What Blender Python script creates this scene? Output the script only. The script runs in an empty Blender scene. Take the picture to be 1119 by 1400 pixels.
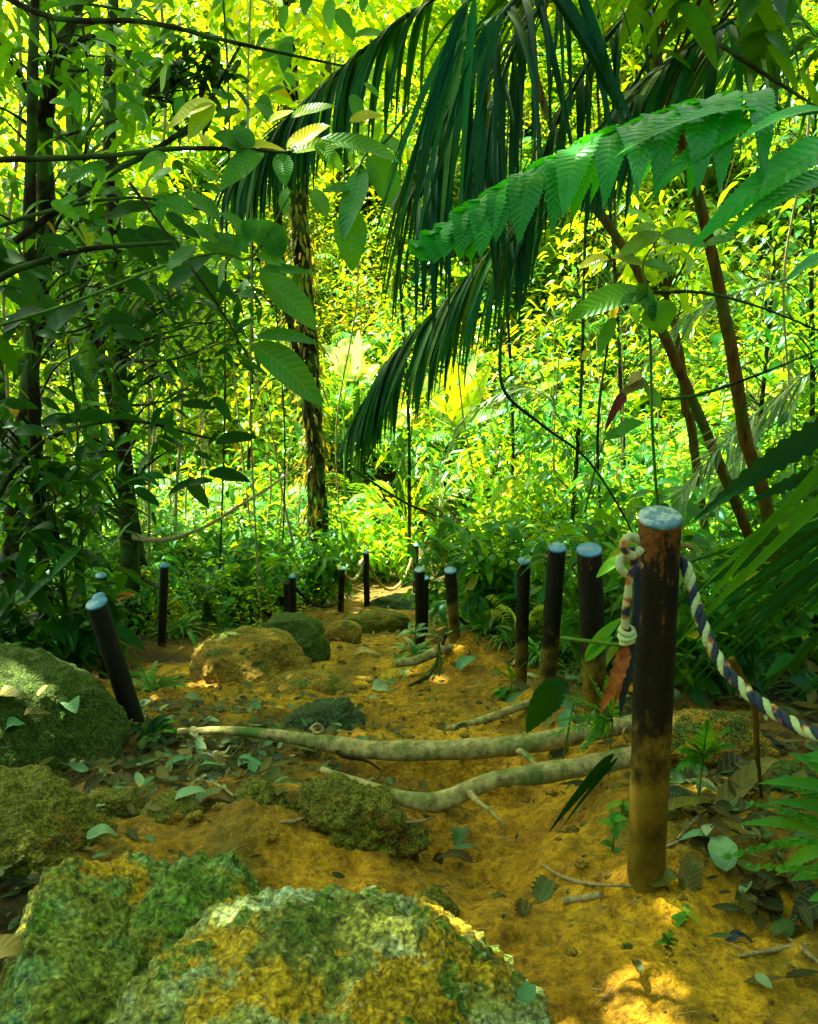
import bpy, math, random
import numpy as np
from mathutils import Vector

# ------------------------------------------------------------------ camera, world, sun, exposure
S = bpy.context.scene
W0, H0, F0 = 1119.0, 1400.0, 1150.0          # pixel frame of the photograph, focal length in its pixels
PITCH = math.radians(16.0)
CAM = np.array([0.0, 0.0, 1.55])
cam = bpy.data.cameras.new('camera'); camo = bpy.data.objects.new('camera', cam)
S.collection.objects.link(camo); S.camera = camo
camo.location = CAM; camo.rotation_euler = (math.radians(90) - PITCH, 0, 0)
cam.sensor_fit = 'HORIZONTAL'; cam.sensor_width = 36; cam.lens = 36 * F0 / W0
cam.clip_start = 0.05; cam.clip_end = 500
SUN_EL, SUN_AZ = math.radians(61), math.radians(-48)
sdir = np.array([math.sin(SUN_AZ) * math.cos(SUN_EL), math.cos(SUN_AZ) * math.cos(SUN_EL), math.sin(SUN_EL)])
wd = bpy.data.worlds.new('World'); S.world = wd; wd.use_nodes = True
nt = wd.node_tree; nt.nodes.clear()
sky = nt.nodes.new('ShaderNodeTexSky'); sky.sky_type = 'NISHITA'; sky.sun_disc = False
sky.sun_elevation = SUN_EL; sky.sun_rotation = SUN_AZ; sky.ozone_density = 0.0; sky.dust_density = 3.0
bg = nt.nodes.new('ShaderNodeBackground'); bg.inputs[1].default_value = 0.085
wo = nt.nodes.new('ShaderNodeOutputWorld')
tn = nt.nodes.new('ShaderNodeMix'); tn.data_type = 'RGBA'; tn.blend_type = 'MULTIPLY'; tn.inputs[0].default_value = 1
tn.inputs[7].default_value = (1.0, 1.0, .60, 1)      # warm white balance of the photograph
nt.links.new(sky.outputs[0], tn.inputs[6]); nt.links.new(tn.outputs[2], bg.inputs[0]); nt.links.new(bg.outputs[0], wo.inputs[0])
sl = bpy.data.lights.new('sun', 'SUN'); sl.energy = 5.0; sl.angle = math.radians(0.5); sl.color = (1, .90, .66)
so = bpy.data.objects.new('sun', sl); S.collection.objects.link(so); so.location = (-6, 12, 20)
so.rotation_euler = Vector(sdir).to_track_quat('Z', 'Y').to_euler()
vs = S.view_settings; vs.view_transform = 'Standard'; vs.look = 'None'; vs.gamma = 1; vs.use_curve_mapping = False
vs.exposure = 3.0
S.cycles.max_bounces = 8; S.cycles.diffuse_bounces = 4; S.cycles.glossy_bounces = 2
S.cycles.transmission_bounces = 5; S.cycles.use_denoising = True

# ------------------------------------------------------------------ helpers
def at(px, py, D):
    xc = (px - W0 / 2) / F0; yc = (H0 / 2 - py) / F0
    c, s = math.cos(PITCH), math.sin(PITCH)
    d = np.array([xc, c + yc * s, -s + yc * c])
    return CAM + d * (D / d[1])
def R(seed): return np.random.default_rng(seed)
def nrm(v): return v / np.maximum(np.linalg.norm(v, axis=-1, keepdims=True), 1e-9)
def smooth(x): x = np.clip(x, 0, 1); return x * x * (3 - 2 * x)

def hash3(ix, iy, iz, seed):
    h = (ix.astype(np.int64) * 374761393 + iy.astype(np.int64) * 668265263 + iz.astype(np.int64) * 2147483647 + seed * 974634777) & 0xffffffff
    h = ((h ^ (h >> 13)) * 1274126177) & 0xffffffff
    return ((h ^ (h >> 16)) & 0xffffff) / float(0xffffff)
def noise(x, y, z, seed=0):
    x, y, z = np.broadcast_arrays(x, y, z)
    x0, y0, z0 = np.floor(x), np.floor(y), np.floor(z)
    fx, fy, fz = x - x0, y - y0, z - z0
    fx, fy, fz = [t * t * (3 - 2 * t) for t in (fx, fy, fz)]
    r = 0
    for i in (0, 1):
        for j in (0, 1):
            for k in (0, 1):
                w = (fx if i else 1 - fx) * (fy if j else 1 - fy) * (fz if k else 1 - fz)
                r = r + w * hash3(x0 + i, y0 + j, z0 + k, seed)
    return r * 2 - 1
def fbm(x, y, z, seed=0, octv=4, gain=.5):
    r = 0; a = 1; 
    for o in range(octv):
        r = r + a * noise(x * 2 ** o + o * 7.3, y * 2 ** o + o * 3.1, z * 2 ** o, seed + o); a *= gain
    return r

ORG = {}
def tag(o, label=None, cat=None, group=None, kind=None):
    if label: o['label'] = label
    if cat: o['category'] = cat
    if group: o['group'] = group
    if kind: o['kind'] = kind
    return o
def empty(name, loc, label, cat, group=None):
    o = bpy.data.objects.new(name, None); S.collection.objects.link(o)
    o.location = tuple(float(v) for v in loc); o.empty_display_size = .1
    ORG[o.name] = np.array(loc, float)
    return tag(o, label, cat, group)

class MB:
    def __init__(s): s.v = []; s.f = {}; s.a = []; s.uv = []; s.n = 0; s.mi = {}
    def add(s, v, f, var=.5, uv=None):
        v = np.asarray(v, float).reshape(-1, 3)
        fs = f if isinstance(f, (list, tuple)) and len(f) and isinstance(f[0], np.ndarray) and f[0].ndim == 2 else [np.asarray(f, int)]
        for ff in fs:
            s.f.setdefault(ff.shape[1], []).append(ff + s.n)
        s.v.append(v); s.a.append(np.broadcast_to(np.asarray(var, float), (len(v),)).copy())
        s.uv.append(np.zeros((len(v), 2)) if uv is None else np.asarray(uv, float)); s.n += len(v)
    def build(s, name, mat, parent=None, smooth=True):
        v = np.concatenate(s.v); a = np.concatenate(s.a); uv = np.concatenate(s.uv)
        org = np.zeros(3)
        if parent is not None: org = ORG[parent.name]
        v = v - org
        me = bpy.data.meshes.new(name)
        me.vertices.add(len(v)); me.vertices.foreach_set('co', v.astype(np.float32).ravel())
        lv = []; ls = []; lt = []; st = 0
        for k, L in s.f.items():
            F = np.concatenate(L); lv.append(F.ravel()); ls.append(st + np.arange(len(F)) * k); lt.append(np.full(len(F), k)); st += F.size
        lv = np.concatenate(lv).astype(np.int32); ls = np.concatenate(ls).astype(np.int32); lt = np.concatenate(lt).astype(np.int32)
        me.loops.add(len(lv)); me.loops.foreach_set('vertex_index', lv)
        me.polygons.add(len(ls)); me.polygons.foreach_set('loop_start', ls); me.polygons.foreach_set('loop_total', lt)
        me.update(calc_edges=True)
        at_ = me.attributes.new('var', 'FLOAT', 'POINT'); at_.data.foreach_set('value', a.astype(np.float32))
        u_ = me.attributes.new('luv', 'FLOAT2', 'POINT'); u_.data.foreach_set('vector', uv.astype(np.float32).ravel())
        if smooth: me.polygons.foreach_set('use_smooth', np.ones(len(ls), bool))
        me.validate(); me.materials.append(mat)
        o = bpy.data.objects.new(name, me); S.collection.objects.link(o)
        if parent is not None: o.parent = parent
        ORG[o.name] = org
        return o

def spline(P, n):
    P = np.asarray(P, float); m = len(P)
    if m == 2: t = np.linspace(0, 1, n)[:, None]; return P[0] * (1 - t) + P[1] * t
    Q = np.vstack([2 * P[0] - P[1], P, 2 * P[-1] - P[-2]])
    t = np.linspace(0, m - 1 - 1e-6, n); i = t.astype(int); u = (t - i)[:, None]
    a, b, c, d = Q[i], Q[i + 1], Q[i + 2], Q[i + 3]
    return .5 * ((2 * b) + (-a + c) * u + (2 * a - 5 * b + 4 * c - d) * u * u + (-a + 3 * b - 3 * c + d) * u ** 3)
def tube(mb, P, r, ns=8, var=.5, cap=True, wob=0, seed=0):
    P = np.asarray(P, float); n = len(P); r = np.broadcast_to(np.asarray(r, float), (n,)) if np.ndim(r) == 0 or len(np.atleast_1d(r)) == n else np.interp(np.linspace(0, 1, n), np.linspace(0, 1, len(r)), r)
    T = nrm(np.gradient(P, axis=0)); u = np.cross(T[0], [0, 0, 1.]); 
    if np.linalg.norm(u) < .2: u = np.cross(T[0], [0, 1., 0])
    u = u / np.linalg.norm(u); U = []
    for k in range(n):
        u = u - T[k] * (u @ T[k]); u = u / np.linalg.norm(u); U.append(u)
    U = np.array(U); V = np.cross(T, U)
    a = np.linspace(0, 2 * math.pi, ns, endpoint=False)
    rr = r[:, None] * np.ones((n, ns))
    if wob:
        base = P[:, None, :] + (U[:, None] * np.cos(a)[None, :, None] + V[:, None] * np.sin(a)[None, :, None]) * .1
        sc = 1 / max(r.max() * 3, .02)
        rr = rr * (1 + wob * fbm(base[..., 0] * sc, base[..., 1] * sc, base[..., 2] * sc, seed, 3))
    ring = P[:, None, :] + rr[..., None] * (U[:, None] * np.cos(a)[None, :, None] + V[:, None] * np.sin(a)[None, :, None])
    v = ring.reshape(-1, 3)
    i = np.arange(n - 1)[:, None] * ns; j = np.arange(ns)[None]; j2 = (j + 1) % ns
    q = np.stack([i + j, i + j2, i + ns + j2, i + ns + j], -1).reshape(-1, 4)
    L = np.concatenate([[0], np.cumsum(np.linalg.norm(np.diff(P, axis=0), axis=1))])
    uv = np.stack([np.repeat(L, ns), np.tile(a, n)], -1)
    fs = [q]
    if cap:
        v = np.vstack([v, P[0], P[-1]]); uv = np.vstack([uv, [0, 0], [L[-1], 0]]); nn = n * ns
        t0 = np.stack([np.full(ns, nn), (np.arange(ns) + 1) % ns, np.arange(ns)], -1)
        b = (n - 1) * ns
        t1 = np.stack([np.full(ns, nn + 1), b + np.arange(ns), b + (np.arange(ns) + 1) % ns], -1)
        fs.append(np.vstack([t0, t1]))
    mb.add(v, fs, var, uv)

# ---- leaves, vectorised
def ltemplate(kind):
    if kind == 's': us, ws = [0, .3, .7, 1], [0, 1, .72, 0]
    elif kind == 'm': us, ws = [0, .12, .3, .5, .72, .88, 1], [.05, .6, .95, 1, .75, .4, 0]
    elif kind == 'g': us, ws = [0, .2, .5, .8, 1], [.4, .9, 1, .6, 0]
    elif kind == 'h': us, ws = [0, .06, .25, .5, .75, 1], [.3, .75, 1, .85, .45, 0]
    return np.array(us), np.array(ws)
def leaves(mb, P, A, N, L, W, droop=.3, fold=.3, kind='s', var=None, seed=0):
    P = np.asarray(P, float); m = len(P); A = nrm(np.asarray(A, float)); N = np.asarray(N, float)
    N = nrm(N - A * np.sum(N * A, 1, keepdims=True)); Sd = np.cross(N, A)
    L = np.broadcast_to(L, (m,)); W = np.broadcast_to(W, (m,)); droop = np.broadcast_to(droop, (m,))
    us, ws = ltemplate(kind); k = len(us)
    g = R(seed)
    if var is None: var = g.random(m)
    curl = g.normal(0, .12, m)
    V = np.zeros((m, k, 3, 3))
    for i, (u, w) in enumerate(zip(us, ws)):
        c = P + A * (L * u)[:, None] + np.array([0, 0, -1.]) * (droop * L * u * u)[:, None] + Sd * (curl * L * u * u)[:, None]
        for j, s in enumerate((-1, 0, 1)):
            V[:, i, j] = c + Sd * (s * w * W * .5)[:, None] + N * (abs(s) * fold * w * W * .5)[:, None]
    idx = (np.arange(m) * k * 3)[:, None, None, None]
    i = np.arange(k - 1)[None, :, None, None] * 3; j = np.arange(2)[None, None, :, None]
    q = (idx + i + j + np.array([0, 1, 4, 3])[None, None, None]).reshape(-1, 4)
    uv = np.zeros((m, k, 3, 2)); uv[..., 0] = us[None, :, None]; uv[..., 1] = np.array([-1, 0, 1])[None, None]
    mb.add(V.reshape(-1, 3), q, np.repeat(var, k * 3), uv.reshape(-1, 2))

def strip(mb, C, Wv, w, N, fold=.25, var=.5, serr=0, nser=0, len_uv=1):
    """blade along centre line C with side vectors Wv, half widths w, normals N"""
    n = len(C); w = np.asarray(w, float)
    if serr: 
        ph = (np.arange(n) % 2); wl = w * (1 - serr * ph)
    else: wl = w
    V = np.stack([C - Wv * wl[:, None] + N * (fold * w)[:, None], C, C + Wv * wl[:, None] + N * (fold * w)[:, None]], 1)
    i = np.arange(n - 1)[:, None, None] * 3; j = np.arange(2)[None, :, None]
    q = (i + j + np.array([0, 1, 4, 3])).reshape(-1, 4)
    uv = np.zeros((n, 3, 2)); uv[..., 0] = np.linspace(0, len_uv, n)[:, None]; uv[..., 1] = [-1, 0, 1]
    mb.add(V.reshape(-1, 3), q, var, uv.reshape(-1, 2))
def bigleaf(mb, p0, p1, wid, up=(0, 0, 1), sag=.12, shape='e', fold=.25, n=16, var=.5, serr=0, ripple=0, seed=0):
    """a leaf from base p0 to tip p1"""
    p0 = np.asarray(p0, float); p1 = np.asarray(p1, float); L = np.linalg.norm(p1 - p0); up = np.asarray(up, float)
    t = np.linspace(0, 1, n); C = p0 + (p1 - p0) * t[:, None] + np.array([0, 0, 1.]) * (sag * L * 4 * t * (1 - t))[:, None]
    T = nrm(np.gradient(C, axis=0)); Sd = nrm(np.cross(T, up)); N = np.cross(Sd, T)
    if shape == 'e': w = np.sin(math.pi * np.clip(t, 0, 1) ** .8) ** .75
    elif shape == 'o': w = np.sin(math.pi * t ** .62) ** .8
    elif shape == 'l': w = np.minimum(1, t / .15) ** .6 * (1 - t ** 2.2)
    elif shape == 'h': w = np.minimum(1, (t + .02) / .12) ** .5 * (1 - t) ** .8 * 1.1
    w = np.maximum(w, .0) * wid * .5
    if ripple:
        g = R(seed); C = C + N * (ripple * wid * np.sin(t * 9 + g.random() * 6))[:, None]
    strip(mb, C, Sd, w, N, fold, var, serr)
def frond(mb, Rp, n, Lf, wid, ang=60, droop=.5, seed=0, ns=9, up=(0, 0, 1), serr=0, jit=.1, fold=.3, shape='p', sides=(-1, 1), var0=.5, rr=.008, start=.05, lift=.15, rmb=None):
    g = R(seed); m = 60; C = spline(Rp, m); T = nrm(np.gradient(C, axis=0)); up = np.asarray(up, float)
    tube(rmb if rmb is not None else mb, C, [rr, rr * .3], 6, var=.12)
    for i in range(n):
        u = start + (1 - start) * (i + .5) / n
        for s in sides:
            uu = min(.999, max(0, u + g.normal(0, .2 / n))); k = uu * (m - 1); ki = int(k); fr = k - ki
            p = C[ki] * (1 - fr) + C[min(ki + 1, m - 1)] * fr; t = T[ki]
            sd = nrm(np.cross(t, up)); a = math.radians(ang * (1 - .45 * uu) + g.normal(0, jit * 40))
            nn = np.cross(sd, t)
            d = nrm(math.cos(a) * t + math.sin(a) * s * sd + lift * nn + g.normal(0, jit, 3))
            L = Lf(uu) * (1 + g.normal(0, jit)); dr = droop * (1 + g.normal(0, .25))
            c = [p]; dd = d
            for q in range(ns - 1):
                dd = nrm(dd + np.array([0, 0, -1.]) * dr * 2.4 / ns); c.append(c[-1] + dd * L / (ns - 1))
            c = np.array(c); tt = nrm(np.gradient(c, axis=0))
            wv = t[None] - tt * (tt @ t)[:, None]; wv = nrm(wv + 1e-6); N = np.cross(wv, tt); N = N * np.sign(N[0] @ nn + 1e-9)
            q = np.linspace(0, 1, ns)
            if shape == 'p': w = np.minimum(1, q / .12 + .3) * (1 - q ** 2.5) 
            elif shape == 'f': w = np.minimum(1, q / .08 + .5) * (1 - q ** 1.7)
            strip(mb, c, wv, w * wid * .5 * (1 + g.normal(0, .1)), N, fold, np.clip(var0 + g.normal(0, .18), 0, 1), serr)
# ------------------------------------------------------------------ materials
def newmat(name):
    m = bpy.data.materials.new(name); m.use_nodes = True; n = m.node_tree.nodes; n.clear()
    out = n.new('ShaderNodeOutputMaterial'); return m, n, m.node_tree.links, out
def ramp(n, stops, interp='LINEAR'):
    r = n.new('ShaderNodeValToRGB'); e = r.color_ramp; e.interpolation = interp
    while len(e.elements) < len(stops): e.elements.new(.5)
    for el, (p, c) in zip(e.elements, stops): el.position = p; el.color = (*c, 1)
    return r
def noisen(n, l, scale, det=4, vec=None, rough=.6, dist=0):
    t = n.new('ShaderNodeTexNoise'); t.inputs['Scale'].default_value = scale; t.inputs['Detail'].default_value = det
    t.inputs['Roughness'].default_value = rough; t.inputs['Distortion'].default_value = dist
    if vec is not None: l.new(vec, t.inputs['Vector'])
    return t
def mixc(n, l, fac, a, b, mode='MIX'):
    m = n.new('ShaderNodeMix'); m.data_type = 'RGBA'; m.blend_type = mode
    for sock, v in ((m.inputs[0], fac), (m.inputs[6], a), (m.inputs[7], b)):
        if hasattr(v, 'links') or hasattr(v, 'is_linked'): l.new(v, sock)
        elif isinstance(v, (int, float)): sock.default_value = v
        else: sock.default_value = (*v, 1)
    return m.outputs[2]
def math_(n, l, op, a, b=0.5, clamp=False):
    m = n.new('ShaderNodeMath'); m.operation = op; m.use_clamp = clamp
    for sock, v in ((m.inputs[0], a), (m.inputs[1], b)):
        if isinstance(v, (int, float)): sock.default_value = v
        else: l.new(v, sock)
    return m.outputs[0]
def leafmat(name, stops, trans=.45, rough=.38, tcol=(.5, .75, .01), tmix=.45, veins=0, holes=0, spec=.5, st=(.12, .85, .55, 1)):
    m, n, l, out = newmat(name)
    a = n.new('ShaderNodeAttribute'); a.attribute_name = 'var'
    r = ramp(n, stops); l.new(a.outputs['Fac'], r.inputs[0]); col = r.outputs[0]
    tc = n.new('ShaderNodeTexCoord')
    nz = noisen(n, l, 9, 3, tc.outputs['Object'])
    rv = ramp(n, [(.35, (.72, .72, .72)), (.68, (1.3, 1.3, 1.3))]); l.new(nz.outputs[0], rv.inputs[0])
    col = mixc(n, l, 1.0, col, rv.outputs[0], 'MULTIPLY')
    b = n.new('ShaderNodeBsdfPrincipled'); b.inputs['Roughness'].default_value = rough; b.inputs['Specular IOR Level'].default_value = spec * .8; b.inputs['Specular Tint'].default_value = st
    if veins:
        uv = n.new('ShaderNodeAttribute'); uv.attribute_name = 'luv'
        sp = n.new('ShaderNodeSeparateXYZ'); l.new(uv.outputs['Vector'], sp.inputs[0])
        av = math_(n, l, 'ABSOLUTE', sp.outputs[1])
        ph = math_(n, l, 'SUBTRACT', math_(n, l, 'MULTIPLY', sp.outputs[0], veins), math_(n, l, 'MULTIPLY', av, 1.6))
        fr = math_(n, l, 'FRACT', ph); d = math_(n, l, 'ABSOLUTE', math_(n, l, 'SUBTRACT', fr, .5))
        vn = math_(n, l, 'LESS_THAN', d, .07)
        mid = math_(n, l, 'LESS_THAN', av, .05)
        vv = math_(n, l, 'MAXIMUM', vn, mid)
        col = mixc(n, l, math_(n, l, 'MULTIPLY', vv, .4), col, (.14, .28, .03))
        bp = n.new('ShaderNodeBump'); bp.inputs['Strength'].default_value = .5; bp.inputs['Distance'].default_value = .004
        l.new(d, bp.inputs['Height']); l.new(bp.outputs[0], b.inputs['Normal'])
    l.new(col, b.inputs['Base Color'])
    t = n.new('ShaderNodeBsdfTranslucent'); l.new(mixc(n, l, tmix, col, tcol), t.inputs[0])
    ms = n.new('ShaderNodeMixShader'); ms.inputs[0].default_value = trans
    l.new(b.outputs[0], ms.inputs[1]); l.new(t.outputs[0], ms.inputs[2]); sh = ms.outputs[0]
    l.new(sh, out.inputs[0]); return m
G0, G1, G2, G3 = (.008, .055, .006), (.02, .13, .008), (.05, .22, .008), (.16, .33, .006)
YEL, BRN = (.5, .42, .01), (.22, .10, .015)
M = {}
M['under'] = leafmat('sun_brightened_undergrowth', [(0, (.008, .09, .012)), (.3, (.015, .2, .02)), (.52, (.05, .32, .008)), (.72, (.2, .42, .004)), (.9, (.55, .5, .004)), (1, (.6, .25, .01))], .62, .24, (.68, .88, .0), .6, spec=.9, st=(.7, 1, .8, 1))  # leaf colours raised to stand in for stronger sun on the slope
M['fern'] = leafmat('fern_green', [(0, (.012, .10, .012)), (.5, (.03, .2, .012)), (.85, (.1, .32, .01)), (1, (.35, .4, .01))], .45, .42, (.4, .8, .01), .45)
M['dark'] = leafmat('shade_darkened_leaf', [(0, (.001, .013, .001)), (.5, (.002, .036, .002)), (.85, (.010, .10, .003)), (.97, (.12, .3, .01)), (1, (.5, .2, .02))], .3, .4, (.2, .6, .0), .35, 0, 0, .22)  # greens taken near black so the colour itself carries forest shade
M['mid'] = leafmat('shade_deepened_leaf', [(0, (.001, .022, .001)), (.5, (.006, .085, .003)), (.85, (.06, .25, .008)), (1, (.4, .38, .01))], .45, .33, (.35, .75, .005), .5)  # leaf colour lowered to paint in deeper shade
M['big'] = leafmat('veined_leaf', [(0, (.003, .045, .005)), (.5, (.010, .13, .006)), (.8, (.09, .28, .01)), (.9, (.35, .42, .01)), (1, (.6, .5, .01))], .42, .28, (.3, .7, .005), .4, 13)
M['palm'] = leafmat('palm_leaflet', [(0, (.001, .010, .001)), (.5, (.002, .030, .003)), (.85, (.010, .10, .010)), (1, (.2, .3, .05))], .2, .3, (.15, .5, .0), .3, 0, 0, .3)  # part of this darkness is shade put into the leaflet colour
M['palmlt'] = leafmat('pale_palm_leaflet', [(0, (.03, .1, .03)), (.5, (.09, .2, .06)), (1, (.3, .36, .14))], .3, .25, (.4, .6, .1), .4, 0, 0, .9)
M['banana'] = leafmat('banana_leaf', [(0, (.04, .2, .03)), (.5, (.12, .34, .03)), (.8, (.42, .5, .01)), (1, (.6, .66, .3))], .5, .3, (.75, .85, .0), .55, 24)  # whitish end of the ramp paints sun glare into the leaf
M['emer'] = leafmat('emerald_fern', [(0, (.004, .10, .004)), (.5, (.008, .25, .008)), (.85, (.03, .42, .02)), (1, (.35, .5, .01))], .4, .3, (.1, .9, .0), .4, veins=15, spec=.8, st=(.4, 1, .7, 1))
M['dry'] = leafmat('dry_leaf', [(0, (.015, .008, .002)), (.35, (.07, .03, .004)), (.6, (.13, .09, .012)), (.78, (.05, .09, .02)), (.9, (.08, .22, .10)), (.97, (.26, .36, .18)), (1, (.45, .22, .01))], .12, .5, (.4, .3, .02), .3, 9)
M['vine'] = leafmat('dry_vine_leaf', [(0, (.03, .015, .003)), (.4, (.14, .08, .008)), (.7, (.3, .22, .01)), (.8, (.08, .2, .01)), (1, (.05, .2, .01))], .35, .5, (.8, .6, .02), .5)
M['grass'] = leafmat('grass_blade', [(0, (.02, .13, .02)), (.5, (.06, .24, .02)), (.85, (.2, .34, .05)), (1, (.45, .42, .2))], .35, .35, (.4, .7, .02), .45)

def barkmat(name, c0, c1, moss=(.03, .08, .01), mossf=.35, sc=12, zs=.22):
    m, n, l, out = newmat(name); tc = n.new('ShaderNodeTexCoord'); mp = n.new('ShaderNodeMapping')
    mp.inputs['Scale'].default_value = (1, 1, zs); l.new(tc.outputs['Object'], mp.inputs[0])
    a = noisen(n, l, sc * 2.2, 6, mp.outputs[0], .65, .3); r = ramp(n, [(.3, c0), (.7, c1)]); l.new(a.outputs[0], r.inputs[0])
    b_ = noisen(n, l, sc * .35, 4, tc.outputs['Object']); rm = ramp(n, [(.62 - mossf * .5, (0, 0, 0)), (.72 - mossf * .3, (1, 1, 1))]); l.new(b_.outputs[0], rm.inputs[0])
    col = mixc(n, l, rm.outputs[0], r.outputs[0], moss)
    p = n.new('ShaderNodeBsdfPrincipled'); p.inputs['Roughness'].default_value = .8; p.inputs['Specular IOR Level'].default_value = .12; l.new(col, p.inputs['Base Color'])
    bp = n.new('ShaderNodeBump'); bp.inputs['Strength'].default_value = .7; bp.inputs['Distance'].default_value = .01
    l.new(a.outputs[0], bp.inputs['Height']); l.new(bp.outputs[0], p.inputs['Normal']); l.new(p.outputs[0], out.inputs[0]); return m
M['barkd'] = barkmat('dark_bark', (.002, .002, .0005), (.020, .015, .002))
M['barkb'] = barkmat('brown_bark', (.012, .007, .001), (.16, .085, .006), (.04, .09, .004), .3, 18)
M['barkp'] = barkmat('pale_wood', (.09, .09, .02), (.50, .46, .18), (.07, .15, .03), .2, 16, .8)
M['stem'] = barkmat('green_stem', (.03, .10, .01), (.1, .22, .02), (.03, .1, .01), .2)
M['twig'] = barkmat('dry_twig', (.16, .12, .05), (.4, .36, .18), (.1, .14, .04), .1, 30, .8)

def rockmat(name, lo, mid, hi, spots, moss, mossf, sc=5, bump=.9, ochre=0):
    m, n, l, out = newmat(name); tc = n.new('ShaderNodeTexCoord'); o = tc.outputs['Object']
    a = noisen(n, l, sc, 10, o, .7); r = ramp(n, [(.32, lo), (.5, mid), (.66, hi)]); l.new(a.outputs[0], r.inputs[0])
    b_ = noisen(n, l, sc * .55, 10, o, .68); rb = ramp(n, [(.55 - ochre, (0, 0, 0)), (.58 - ochre, (1, 1, 1))]); l.new(b_.outputs[0], rb.inputs[0])
    col = mixc(n, l, rb.outputs[0], r.outputs[0], spots)
    c_ = noisen(n, l, sc * .8, 10, o, .74)
    geo = n.new('ShaderNodeNewGeometry'); sp = n.new('ShaderNodeSeparateXYZ'); l.new(geo.outputs['Normal'], sp.inputs[0])
    mf = math_(n, l, 'ADD', c_.outputs[0], math_(n, l, 'MULTIPLY', sp.outputs[2], .10))
    rm = ramp(n, [(.63 - mossf * .3, (0, 0, 0)), (.66 - mossf * .3, (1, 1, 1))]); l.new(mf, rm.inputs[0])
    d_ = noisen(n, l, sc * 9, 5, o, .7); rd = ramp(n, [(.3, tuple(x * .35 for x in moss)), (.7, tuple(x * 1.7 for x in moss))]); l.new(d_.outputs[0], rd.inputs[0])
    col = mixc(n, l, rm.outputs[0], col, rd.outputs[0])
    e_ = noisen(n, l, sc * 14, 4, o, .7); re = ramp(n, [(.36, (.3, .3, .3)), (.5, (1, 1, 1)), (.66, (1.7, 1.7, 1.7))]); l.new(e_.outputs[0], re.inputs[0])
    col = mixc(n, l, 1.0, col, re.outputs[0], 'MULTIPLY')
    # pale lichen flecks
    vo = n.new('ShaderNodeTexVoronoi'); vo.inputs['Scale'].default_value = sc * 7; l.new(o, vo.inputs['Vector'])
    fl = math_(n, l, 'MULTIPLY', math_(n, l, 'LESS_THAN', vo.outputs[0], .16), math_(n, l, 'GREATER_THAN', b_.outputs[0], .47))
    col = mixc(n, l, math_(n, l, 'MULTIPLY', fl, .35), col, tuple(min(.8, x * 1.3) for x in hi))
    v2 = n.new('ShaderNodeTexVoronoi'); v2.inputs['Scale'].default_value = sc * 16; l.new(o, v2.inputs['Vector'])
    pit = ramp(n, [(.02, (1.25, 1.25, 1.25)), (.45, (.8, .8, .8)), (.8, (.4, .4, .4))]); l.new(v2.outputs[0], pit.inputs[0])
    col = mixc(n, l, .8, col, pit.outputs[0], 'MULTIPLY')
    p = n.new('ShaderNodeBsdfPrincipled'); p.inputs['Roughness'].default_value = .82; p.inputs['Specular IOR Level'].default_value = .3; l.new(col, p.inputs['Base Color'])
    h = math_(n, l, 'ADD', math_(n, l, 'MULTIPLY', a.outputs[0], 1.0), math_(n, l, 'ADD', math_(n, l, 'MULTIPLY', e_.outputs[0], .35), math_(n, l, 'SUBTRACT', math_(n, l, 'MULTIPLY', d_.outputs[0], .3), math_(n, l, 'MULTIPLY', v2.outputs[0], .3))))
    bp = n.new('ShaderNodeBump'); bp.inputs['Strength'].default_value = bump; bp.inputs['Distance'].default_value = .022
    l.new(h, bp.inputs['Height']); l.new(bp.outputs[0], p.inputs['Normal']); l.new(p.outputs[0], out.inputs[0]); return m
M['rockA'] = rockmat('lichen_rock', (.06, .09, .01), (.26, .32, .04), (.42, .60, .34), (.50, .36, .008), (.09, .19, .012), .0, 6, 1.0, .025)
M['rockB'] = rockmat('mossy_slab', (.07, .10, .01), (.22, .29, .025), (.12, .40, .18), (.50, .33, .006), (.09, .21, .012), .1, 5, 1.1, .02)
M['rockM'] = rockmat('moss_boulder', (.02, .035, .004), (.05, .08, .006), (.08, .13, .012), (.16, .11, .004), (.045, .10, .003), .7, 7)
M['rockO'] = rockmat('ochre_boulder', (.09, .065, .004), (.26, .18, .008), (.40, .31, .03), (.42, .25, .006), (.08, .13, .004), .05, 8)
M['rockE'] = rockmat('earth_moss_boulder', (.06, .045, .003), (.17, .12, .006), (.28, .2, .012), (.34, .18, .005), (.13, .15, .004), .5, 9)
M['rockS'] = rockmat('green_schist', (.02, .06, .03), (.06, .14, .06), (.16, .3, .16), (.08, .1, .03), (.04, .09, .02), .3, 9)

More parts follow.
